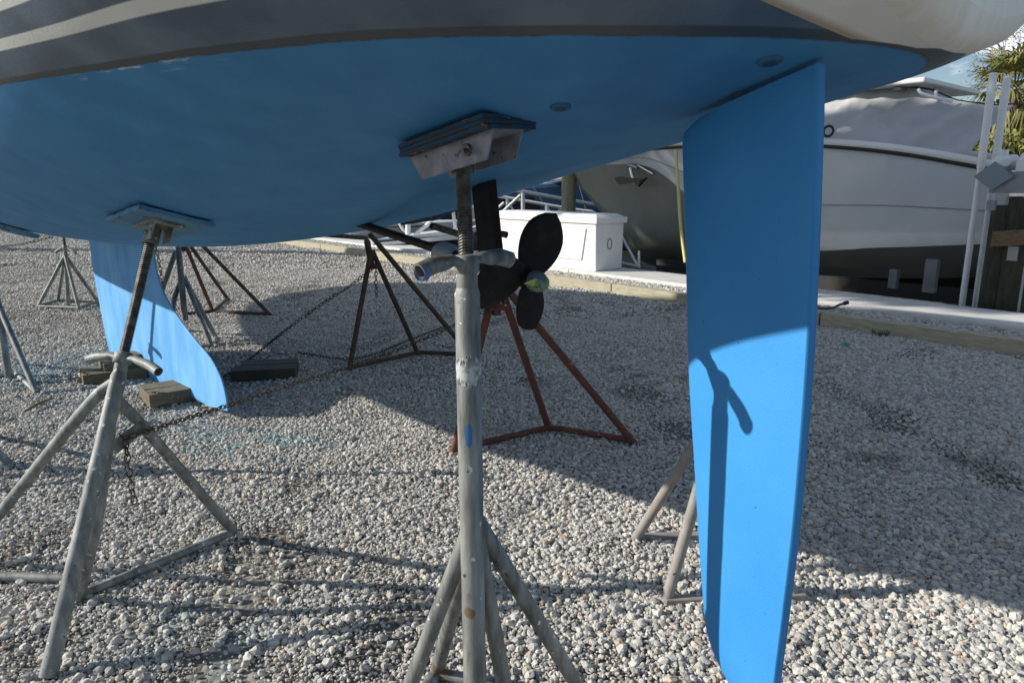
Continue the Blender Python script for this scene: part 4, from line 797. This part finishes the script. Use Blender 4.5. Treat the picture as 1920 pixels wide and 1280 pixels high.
loft([r_[0] for r_ in rowsB], 0).build('hull_side', gel, pb); loft([r_[2] for r_ in rowsB], 0).build('hull_side', gel, pb); loft([[r_[0][-1]] + r_[1] + [r_[2][0]] for r_ in rowsB], 0).build('hull_bottom', gelb, pb)
m_ = MB(); r0 = rowsB[0]; m_.add(r0[0] + r0[1] + r0[2], [tuple(range(len(r0[0] + r0[1] + r0[2])))]); m_.build('transom', gel, pb, fix=False)
m_ = MB(); m_.add([r_[0][0] - Zp * .03 for r_ in rowsB] + [r_[2][-1] - Zp * .03 for r_ in rowsB], [(i, i + 1, len(rowsB) + i + 1, len(rowsB) + i) for i in range(len(rowsB) - 1)]); m_.build('deck', white, pb, fix=False)
MB().tube([r_[0][0] + Zp * .03 for r_ in rowsB], .05, 10).build('gunwale', white, pb)
MB().tube([r_[0][0] - Zp * .035 - MD * .015 for r_ in rowsB], .024, 10).build('rub_rail', blackm, pb)
MB().tube([r_[2][-1] + Zp * .03 for r_ in rowsB], .05, 10).build('gunwale', white, pb)
m_ = MB(); m_.tube([r_[0][2] - MD * .004 for r_ in rowsB], .008, 6); m_.build('hull_crease', grayal, pb)
# anchor on its roller
ap = am(1187, 312, 10.25); an = bpy.data.objects.new('x', None)
m_ = MB(); m_.tube([ap + WD * .12 + Zp * .03, ap - WD * .10 - Zp * .02], .03, 10); ao = m_.build('anchor_roller', grayal, pb)
ep_ = am(1158, 372, 10.9); MB().tube([ep_ + WD * (math.cos(a) * .07) + Zp * (math.sin(a) * .10) for a in np.linspace(-.6, 2.6, 12)], .014, 8).build('bow_eye', steel, pb)
m_ = MB(); m_.tube([am(1182, 315, 10.22), am(1186, 330, 10.22), am(1190, 345, 10.22)], [.03, .04, .03], 10); m_.tube([am(1196, 310, 10.28), am(1225, 326, 10.28)], .02, 8); m_.build('anchor_shank', steel, ao)
m_ = MB(); q_ = [am(1153, 334, 10.18), am(1160, 331, 10.18), am(1186, 334, 10.16), am(1200, 338, 10.16), am(1212, 333, 10.18), am(1196, 350, 10.17), am(1188, 343, 10.17), am(1162, 346, 10.18), am(1155, 341, 10.18)]; m_.prism(q_, MD * .05); m_.build('anchor_fluke', mat('black_anchor', (.006, .006, .006), .45), ao)
# deck hardware near the bow: white ball fittings
cl_ = am(1584, 245, 10.0); m_ = MB(); m_.tube([am(1570, 246, 10.0), cl_, am(1596, 243, 10.0)], [.03, .055, .03], 12); m_.build('spotlight', white, pb)
m_ = MB(); rg_ = am(1553, 246, 10.0); m_.tube([rg_ + WD * (math.cos(a) * .07) + Zp * (math.sin(a) * .07) for a in np.linspace(0, 6.28, 15)], .018, 6, caps=False); m_.build('mooring_coil', blackm, pb)
# hard top
ht = [am(1600, 140, 12.4), am(1700, 150, 12.6), am(1790, 168, 12.2), am(1855, 186, 11.0), am(1800, 190, 10.4), am(1735, 178, 10.2), am(1680, 165, 10.6), am(1600, 160, 11.2)]
TOPZ = lambda c_: 2.98 - .055 * (9.2 - c_)
hc = mw(11.35, 5.6, 0)
def hpz(c_, m_, dz=0): return mw(m_, c_ + .78, 2.80 + dz)
top = bpy.data.objects.new('x', None)
m_ = MB(); m_.prism([hpz(c_, q_) for c_, q_ in [(3.2, 10.50), (3.2, 12.6), (5.6, 12.3), (7.6, 12.1), (8.1, 11.4), (7.6, 10.7), (5.6, 10.5)]], Zp * .07); hto = m_.build('hard_top', mat('hardtop_white', (.62, .63, .62), .4), pb, bevel=.02)
m_ = MB()
for c_ in (3.6, 4.4): m_.box(hpz(c_, 11.4, -.03), MD, WD, Zp, .75, .05, .02)
m_.box(hpz(5.6, 10.9, -.02), WD, MD, Zp, .5, .012, .015); m_.box(hpz(5.2, 11.1, -.03), WD, MD, Zp, .14, .05, .02); m_.build('top_light_fittings', grayal, hto)
m_ = MB(); m_.tube(smooth([am(1722, 167, 10.55), am(1727, 175, 10.55), am(1742, 180, 10.55), am(1762, 185, 10.55), am(1785, 190, 10.55)], 4), .022, 8); m_.tube([am(1755, 170, 10.55), am(1755, 183, 10.55)], .018, 8)
m_.build('handrail', white, hto)
m_ = MB()
for c_, q_ in [(3.35, 11.3), (3.6, 12.05), (5.3, 11.5), (5.3, 12.0)]: m_.tube([hpz(c_, q_), mw(q_, c_ + .5, 1.6)], .035, 8)
m_.build('top_leg', whitea, hto)
m_ = MB(); m_.wbox(11.0, 11.9, 4.6, 5.8, 1.4, 2.35); m_.build('console', blackm, pb, bevel=.08)
sp_ = hpz(4.5, 11.2, .07); m_ = MB(); m_.tube([sp_, sp_ + Zp * .06], .045, 10); m_.tube([sp_ + Zp * .06, sp_ + Zp * .16], .035, 10); m_.build('camera_base', white, hto)
m_ = MB(); m_.tube([sp_ + Zp * .17 + WD * .06 + Vector((-.03, 0, -.02)), sp_ + Zp * .28 - WD * .06], .035, 10); m_.build('spot_camera', blackm, hto)
for c_ in (6.6, 6.9): MB().tube([hpz(c_, 11.6, .05), hpz(c_, 11.6, .55 - .1 * (c_ - 6.6) * 3)], .008, 6).build('antenna', grayal, hto)
# boat cover: draped canvas, gathered at the top
m_ = MB(); V2 = []; F2 = []; NC, NRr = 110, 26
TPX = [am(u_, v_, 10.85) for u_, v_ in [(1828, 200), (1786, 196), (1755, 190), (1740, 182), (1717, 170), (1690, 165), (1650, 163)]]
TC = [p.dot(WD) for p in TPX]; TZ_ = [p.z for p in TPX]; TC += [8.5, 10.2, 11.3]; TZ_ += [2.86, 2.5, 2.2]
def topz(c_): return float(np.interp(c_, TC, TZ_))
C0B = am(1811, 285, 10.12).dot(WD)
for i in range(NC):
    c_ = C0B + (11.2 - C0B) * i / (NC - 1); t_ = (c_ - 2.75) / 9.25; mb_ = 11.4 - tis(t_, bS) + .06; zb_ = tis(t_, zS) + .04; tz = max(topz(c_), zb_ + .1); mt_ = float(np.interp(c_, [3.2, 8, 11.3], [10.85, 10.85, 11.38]))
    for k in range(NRr):
        f = k / (NRr - 1); cc_ = c_ + .25 * (f) * math.sin(c_ * 1.3) * (1 if c_ < 7 else .2); fold = .075 * math.sin(c_ * 7.5 + 1.6 * math.sin(c_ * 2.1) + f * 3.5) * (1 - .3 * f) + .05 * math.sin(c_ * 21 + f * 6) * (.4 + .6 * f)
        V2.append(mw(mb_ + (mt_ - mb_) * f ** 1.2 - fold * (.25 + .75 * math.sin(math.pi * min(1, f * .9 + .08))) + .06 * math.sin(math.pi * f), cc_, zb_ + (tz - zb_) * f))
for i in range(NC - 1):
    for k in range(NRr - 1): a = i * NRr + k; F2.append((a, a + 1, a + NRr + 1, a + NRr))
m_.add(V2, F2, True); m_.build('boat_cover', canvas, pb, fix=False)
m_ = MB(); m_.add([V2[i * NRr + NRr - 1] for i in range(NC)] + [mw(12.3, C0B + 1.4 + (9.8 - C0B) * i / (NC - 1), 2.0) for i in range(NC)], [(i, i + 1, NC + i + 1, NC + i) for i in range(NC - 1)]); m_.build('boat_cover', canvas, pb, fix=False)
m_ = MB(); m_.tube([V2[i * NRr + NRr - 1] for i in range(0, 56)], .012, 6); m_.build('cover_hem', blackm, pb)
# outboard shapes at the stern, seen as a black cut-out
m_ = MB(); m_.wbox(10.9, 11.9, 2.35, 2.9, .25, .95); m_.build('engine_bracket', blackm, pb, bevel=.05)
# lift: bunks, cradle beam, piles, posts, winch
lf = thing('boat_lift', mw(9.6, 3, -.75), 'steel and timber boat lift with winch motor and dark pilings carrying the power boat', 'boat lift')
def lp(nm, m, mb): return mb.build(nm, m, lf)
o = MB().wbox(9.75, 13.2, 3.35, 3.55, -.42, -.12); lp('cradle_beam', mat('grey_cradle_beam', (.20, .21, .23), .6, .3, col2=(.14, .15, .16), nscale=4), o)
o = MB().wbox(9.75, 13.2, 7.6, 7.8, -.42, -.12); lp('cradle_beam', MATS['grey_cradle_beam'], o)
for q_ in (10.55, 12.2): lp('bunk', mat('dark_bunk', (.025, .024, .022), .8), MB().wbox(q_ - .07, q_ + .07, 3.0, 8.2, -.04, .16))
for (u, v0, v1, m0, wd) in [(1748, 486, 548, 10.0, .07), (1678, 505, 540, 10.1, .05)]:
    a = am(u, v0, m0); b_ = am(u - 4, v1, m0); lp('guide_post', MATS['grey_cradle_beam'], MB().box((a + b_) / 2, WD, MD, Zp, wd, .05, (a.z - b_.z) / 2))
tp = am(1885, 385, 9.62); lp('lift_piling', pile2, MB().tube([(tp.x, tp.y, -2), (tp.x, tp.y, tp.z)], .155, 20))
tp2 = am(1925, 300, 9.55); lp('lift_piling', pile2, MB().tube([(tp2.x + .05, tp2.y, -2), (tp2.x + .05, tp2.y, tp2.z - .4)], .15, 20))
a = am(1855, 345, 9.42); 
# diamond cover plate
cp = am(1862, 331, 9.35); rr_ = .155; m_ = MB(); m_.prism([cp + Zp * rr_ * 1.05, cp + WD * -rr_ * 1.25, cp - Zp * rr_ * .95, cp + WD * rr_ * 1.25], MD * .02); lp('cover_plate', mat('blue_grey_plate', (.24, .28, .33), .4, .3), m_)
lp('top_beam', grayal, MB().wbox(9.4, 9.75, am(1960, 340, 9.5).dot(WD), am(1862, 340, 9.5).dot(WD), am(1890, 362, 9.5).z, am(1890, 322, 9.5).z))
mo = am(1885, 305, 9.6); m_ = MB(); m_.tube([mo - WD * .13, mo - WD * .10, mo + WD * .08, mo + WD * .12], [.05, .085, .085, .04], 16); m_.tube([mo + WD * .02, mo + WD * .02 + Zp * .14], [.05, .035], 12); m_.tube([mo - MD * .05 - WD * .05, mo - MD * .15 - WD * .05], [.06, .045], 12); lp('winch_motor', white, m_)
wb = am(1925, 330, 9.5); m_ = MB(); m_.box(wb, WD, MD, Zp, .09, .09, .17); m_.tube([wb + Zp * .17, wb + Zp * .23, wb + Zp * .27], [.10, .08, .03], 16); lp('control_box', white, m_)
m_ = MB()
for u in (1895, 1903, 1911): m_.tube([am(u, 370, 9.5), am(u - 8, 438, 9.5)], .006, 6)
lp('lift_cable', blackm, m_)
for u in (1890, 1899, 1907, 1914):
    a = am(u, 368, 9.75); b_ = am(u - 8, 440, 9.75); m_ = MB(); m_.box((a + b_) / 2, WD, MD, Zp, .022, .01, (a.z - b_.z) / 2); lp('slat', whitea, m_)
m_ = MB(); m_.box(am(1895, 446, 9.45), (WD * -1 + Zp * .12).normalized(), MD, Zp, .17, .06, .085); lp('timber_block', mat('raw_timber', (.17, .115, .06), .8, col2=(.10, .07, .04), nscale=12, stretch=(1, 1, 4)), m_)
m_ = MB(); m_.box(am(1900, 475, 9.45), WD, MD, Zp, .05, .03, .08); lp('bracket_plate', grayal, m_)
for (u, v0, u1, v1, m0, r_, nm) in [(1857, 385, 1830, 580, 9.22, .014, 'conduit'), (1922, 500, 1912, 600, 9.22, .014, 'conduit')]:
    a = am(u, v0, m0); b_ = am(u1, v1, m0); lp(nm, grayal, MB().tube([a, (a.x, a.y, b_.z - .2)], r_, 8))
jb = am(1859, 385, 9.2); lp('junction_box', mat('blue_grey_plate', (.24, .28, .33), .4, .3), MB().box(jb, WD, MD, Zp, .04, .03, .055))
m_ = MB()
for u in (1868, 1880, 1890): m_.box(am(u, 515, 9.9), WD, MD, Zp, .03, .03, .16)
lp('hanger_strap', MATS['grey_cradle_beam'], m_)
# guide posts
for (u0, v0, u1, v1, m0, lab) in [(1863, 137, 1838, 470, 9.75, 'tall white plastic guide post nearer the boat hull'), (1889, 143, 1868, 305, 9.9, 'tall white plastic guide post, the right one of the pair')]:
    a = am(u0, v0, m0); o = thing('guide_post', (a.x, a.y, -.5), lab, 'guide post', 'white guide posts of the boat lift')
    MB().tube([(a.x, a.y, -.4), (a.x, a.y, a.z - .02)], .036, 16).build('sleeve', pvc, o); MB().tube([(a.x, a.y, a.z - 1.05), (a.x, a.y, a.z - .01), (a.x, a.y, a.z)], [.043, .043, .038], 16).build('cap_sleeve', white, o)
# yellow line
a = am(1267, 281, 9.95); b_ = am(1285, 492, 9.3); rp_ = smooth([a, am(1271, 340, 9.7), am(1276, 420, 9.5), b_], 6)
tag(MB().tube(rp_, .026, 8).build('mooring_line', ropey, origin=a), 'yellow mooring line hanging from the power boat beside the rudder', 'rope')
# ladder of white struts right of the dock box
m_ = MB(); 
wf = thing('dock_bracket', am(1185, 490, 9.3), 'white diagonal aluminium bracket on the seawall just right of the dock box', 'bracket')
for (p_, q_) in [((1164, 440), (1195, 497)), ((1163, 492), (1200, 500)), ((1198, 470), (1198, 500))]: MB().tube([am(p_[0], p_[1], 9.25), am(q_[0], q_[1], 9.25)], .022, 8).build('strut', whitea, wf)

# ------------------------------------------------------------------ planting across the canal
def frond(mb, base, dirv, L, wid, n_=9, droop=.5, nleaf=13):
    # costapalmate leaf: stalk plus a fan of strips
    tip = base + dirv * L * .45
    side = dirv.cross(Zp).normalized() if abs(dirv.z) < .95 else Vector((1, 0, 0)); up = side.cross(dirv).normalized()
    mb.add([base - side * .015, base + side * .015, tip + side * .012, tip - side * .012], [(0, 1, 2, 3)])
    for k in range(nleaf):
        a = (-1 + 2 * k / (nleaf - 1)) * 1.15; d = (dirv * math.cos(a) + side * math.sin(a) * 1.0 + up * .15).normalized(); l_ = L * .62 * (1 - .25 * abs(a)) * random.uniform(.85, 1.1)
        m1 = tip + d * l_ * .55; e = tip + d * l_ + Vector((0, 0, -droop * l_ * random.uniform(.5, 1.1))); s_ = side * math.cos(a) * wid - dirv * math.sin(a) * wid
        mb.add([tip, m1 + s_, e, m1 - s_], [(0, 1, 2, 3)])
def palm(x, y, z0, H, label):
    t_ = thing('sabal_palm', (x, y, z0), label, 'palm tree'); MB().tube([(x, y, z0 - .3), (x + .05, y, z0 + H * .5), (x, y, z0 + H)], [.2, .17, .19], 14).build('trunk', bark, t_)
    top = Vector((x, y, z0 + H)); g1_ = MB(); g2_ = MB()
    for k in range(46):
        a = random.uniform(0, 6.28); e = random.uniform(-.35, 1.25); d = Vector((math.cos(a) * math.cos(e), math.sin(a) * math.cos(e), math.sin(e))); frond(g1_, top + d * .1, d, random.uniform(1.15, 1.6), .03, droop=random.uniform(.25, .7))
    for k in range(60):
        a = random.uniform(0, 6.28); e = random.uniform(-1.35, -.5); d = Vector((math.cos(a) * math.cos(e), math.sin(a) * math.cos(e), math.sin(e))); frond(g2_ if k % 3 else g1_, top + Vector((0, 0, random.uniform(-.9, .05))) + d * .1, d, random.uniform(1.0, 1.5), .03, droop=.9)
    g1_.build('crown', leaf_p, t_, fix=False); g2_.build('dead_fronds', leaf_d, t_, fix=False)
pa_ = am(1903, 168, 24.5); palm(pa_.x, pa_.y, .35, pa_.z - .35, 'shaggy sabal palm with a skirt of dead fronds at the right edge')
pa_ = am(1990, 215, 26); palm(pa_.x, pa_.y, .35, pa_.z - .35, 'second sabal palm just outside the right edge, behind the first')
# banana plant
bn = am(1838, 315, 24.0); bt = thing('banana_plant', (bn.x, bn.y, .35), 'bright green banana plant with broad torn leaves left of the palm', 'banana plant')
for k in range(5): MB().tube([(bn.x + .12 * (k - 2), bn.y, .2), (bn.x + .18 * (k - 2), bn.y + .1, 1.9 + .15 * k)], [.06, .035], 8).build('stem', mat('banana_stem', (.38, .34, .10), .7), bt)
for k in range(11):
    a = random.uniform(0, 6.28); z_ = random.uniform(1.9, 2.6); b0_ = Vector((bn.x + random.uniform(-.2, .2), bn.y, z_)); d = Vector((math.cos(a) * .5, math.sin(a) * .5, .8)).normalized(); L = random.uniform(1.0, 1.5); m_ = MB(); sd_ = d.cross(Vector((math.sin(a), -math.cos(a), .2))).normalized() if False else Vector((-math.sin(a), math.cos(a), 0)); pr_ = None; V2 = []
    for i in range(9):
        x = i / 8; p_ = b0_ + d * L * x + Vector((math.cos(a) * .35, math.sin(a) * .35, -.9)) * x * x * L; wd = .17 * math.sin(math.pi * min(1, .08 + x * .9)) ; V2 += [p_ - sd_ * wd - Zp * .05, p_, p_ + sd_ * wd - Zp * .05]
    m_.add(V2, [(i * 3 + q_, i * 3 + q_ + 1, (i + 1) * 3 + q_ + 1, (i + 1) * 3 + q_) for i in range(8) for q_ in range(2)]); m_.build('leaf', leaf_b, bt, fix=False)
def bush(name, c_, rx, ry, rz, n_, lf_, m, label, cat='bush'):
    r_ = rng; th = r_.uniform(0, 6.28, n_); ph = np.arccos(r_.uniform(-.4, 1, n_)); rr = r_.uniform(.55, 1.0, n_) ** .6 * (1 + .22 * np.sin(th * 3 + 1) * np.sin(ph * 4)); P_ = np.stack([np.cos(th) * np.sin(ph) * rx * rr, np.sin(th) * np.sin(ph) * ry * rr, np.cos(ph) * rz * rr], -1) + np.array(c_)
    A_ = r_.normal(0, 1, (n_, 3)); A_ /= np.linalg.norm(A_, axis=1)[:, None]; B_ = np.cross(A_, r_.normal(0, 1, (n_, 3))); B_ /= np.linalg.norm(B_, axis=1)[:, None]; l_ = lf_ * r_.uniform(.6, 1.3, (n_, 1))
    V2 = np.stack([P_, P_ + A_ * l_ * .5 + B_ * l_ * .3, P_ + A_ * l_, P_ + A_ * l_ * .5 - B_ * l_ * .3], 1).reshape(-1, 3); F2 = np.arange(n_ * 4).reshape(-1, 4)
    me = bpy.data.meshes.new('foliage'); me.from_pydata(V2.tolist(), [], F2.tolist()); o = thing(name, (c_[0], c_[1], c_[2] - rz * .4), label, cat); link('foliage', me, m, o); return o
for (u, v, m0, rx, rz, n_, mm, lab) in [(1800, 318, 24, 1.4, 1.1, 1500, leaf_h, 'low variegated shrub behind the stern end of the boat cover'), (1892, 262, 25.2, 1.3, 1.3, 1700, mat('croton_yellow', (.26, .22, .04), .7, col2=(.10, .14, .03), nscale=4), 'yellowish croton shrub between the guide posts and the right edge'), (1925, 290, 24.2, 1.2, .8, 1200, leaf_h, 'bright green rounded bush at the right edge above the winch'), (1855, 285, 25.5, 1.6, 1.3, 1400, mat('deep_shrub', (.045, .07, .025), .8, col2=(.09, .10, .04), nscale=4), 'dark shrub behind the guide posts')]:
    p = am(u, v, m0); bush('shrub', (p.x, p.y, max(.6, p.z)), rx, rx, rz, n_, .16, mm, lab)
yt = thing('unseen_shade_tree', (-12.6, 16.5, 0), 'tall unseen tree added outside the left edge, inferred from shade on the power boat', 'tree')  # tree out of view, added to cast the shade on the power boat
MB().tube(smooth([Vector((-12.6, 16.5, -.2)), Vector((-12.4, 16.0, 3.2)), Vector((-12.2, 14.2, 6.2)), Vector((-12, 12.2, 8.2)), Vector((-12, 9.6, 9.0))], 5), [.34 - .012 * k for k in range(21)], 12).build('trunk', bark, yt)
for j, (cx_, cy_, cz_, rx_, ry_, rz_) in enumerate([(-12.2, 12.9, 9.0, 1.9, 2.2, 1.4), (-12.0, 9.1, 9.45, 1.8, 1.9, 1.45), (-12.4, 15.6, 9.15, 2.0, 2.6, 1.65)]):
    n_ = 8500; P_ = rng.normal(0, 1, (n_, 3)); P_ /= np.linalg.norm(P_, axis=1)[:, None]; P_ *= (rng.random((n_, 1)) ** .4) * np.array([rx_, ry_, rz_]); P_ += np.array([cx_, cy_, cz_])
    A_ = rng.normal(0, 1, (n_, 3)) * .17; B_ = rng.normal(0, 1, (n_, 3)) * .10; V2 = np.stack([P_, P_ + A_ * .5 + B_, P_ + A_, P_ + A_ * .5 - B_], 1).reshape(-1, 3)
    me = bpy.data.meshes.new('crown'); me.from_pydata(V2.tolist(), [], np.arange(n_ * 4).reshape(-1, 4).tolist()); link('crown', me, leaf_h, yt)
# bare tree
bt_ = am(1930, 120, 27); tr = thing('bare_tree', (bt_.x, bt_.y, .35), 'almost leafless tree with thin grey twigs behind the palm', 'tree'); m_ = MB(); tw = []
def branch(p, d, L, r_, dep):
    q_ = p + d * L * .5 + Vector((random.uniform(-.1, .1), 0, random.uniform(-.05, .12))) * L; e = p + d * L; m_.tube([p, q_, e], [r_, r_ * .8, r_ * .6], 5, caps=False)
    if dep == 0: tw.append(e); return
    for _ in range(3 if dep > 1 else 4):
        nd = (d + Vector((random.gauss(0, .5), random.gauss(0, .5), random.gauss(.05, .4)))).normalized(); branch(q_.lerp(e, random.random()), nd, L * random.uniform(.55, .8), r_ * .55, dep - 1)
base_ = Vector((bt_.x + 1.2, bt_.y, .35)); m_.tube([base_, base_ + Zp * 3.0, base_ + Zp * 4.2 + Vector((-.2, 0, 0))], [.16, .12, .09], 10)
for d in [(-.95, -.25, .18), (-.8, .1, .62), (-.9, -.5, .45), (-.4, .2, .95), (.5, 0, .8), (-.85, -.1, .02)]: branch(base_ + Zp * random.uniform(2.8, 4.2), Vector(d).normalized(), 1.5, .045, 4)
m_.build('trunk', twig, tr, fix=False)
n_ = 1500; idx = rng.integers(0, len(tw), n_); mbf = MB()
for i in idx:
    p = tw[i] + Vector(rng.normal(0, .12, 3)); a = Vector(rng.normal(0, 1, 3)).normalized() * .06; b2 = Vector(rng.normal(0, 1, 3)).normalized() * .02; mbf.add([p, p + a + b2, p + a * 1.6, p + a - b2], [(0, 1, 2, 3)])
mbf.build('sparse_leaves', mat('dry_leaf', (.20, .20, .13), .8), tr, fix=False)
# far wall, railing and tree mass
tag(MB().wbox(29, 29.3, -30, 40, .3, 2.2).build('garden_wall', mat('grey_render', (.36, .36, .34), .85, col2=(.28, .28, .27), nscale=1.2), origin=mw(29, 0, .3)), 'plain grey rendered garden wall behind the shrubs across the canal', 'wall')
rl_ = thing('white_railing', mw(26.3, -2, .35), 'white metal railing behind the guide posts across the canal', 'railing')
MB().tube([mw(26.3, -14, 3.25), mw(26.3, 4, 3.25)], .035, 8).build('top_rail', whitea, rl_)
for k in range(8): MB().tube([mw(26.3, -13 + k * 2.3, .3), mw(26.3, -13 + k * 2.3, 3.25)], .035, 8).build('post', whitea, rl_)
n_ = 9000; cc = rng.uniform(-45, 55, n_); mm2 = rng.uniform(32, 40, n_); zz_ = rng.uniform(.3, 1, n_) * (2.6 + 1.1 * np.sin(cc * .35) + .7 * np.sin(cc * .9 + 1)) ; zz_ = np.clip(zz_, .3, 4.2)
P_ = np.stack([MD.x * mm2 + WD.x * cc, MD.y * mm2 + WD.y * cc, zz_], -1); A_ = rng.normal(0, 1, (n_, 3)) * .35; B_ = rng.normal(0, 1, (n_, 3)) * .2
V2 = np.stack([P_, P_ + A_ * .5 + B_, P_ + A_, P_ + A_ * .5 - B_], 1).reshape(-1, 3); me = bpy.data.meshes.new('tree_line'); me.from_pydata(V2.tolist(), [], np.arange(n_ * 4).reshape(-1, 4).tolist())
tag(link('tree_line', me, MATS['deep_shrub']), 'dense low tree line far across the canal', 'trees', kind='stuff')
for nm in ('yacht_hull_paint',): pass
for o in list(bpy.data.objects):
    if o.name.startswith('x') and o.type == 'EMPTY' and o.users == 0: bpy.data.objects.remove(o)
print('objects', len(C.objects))
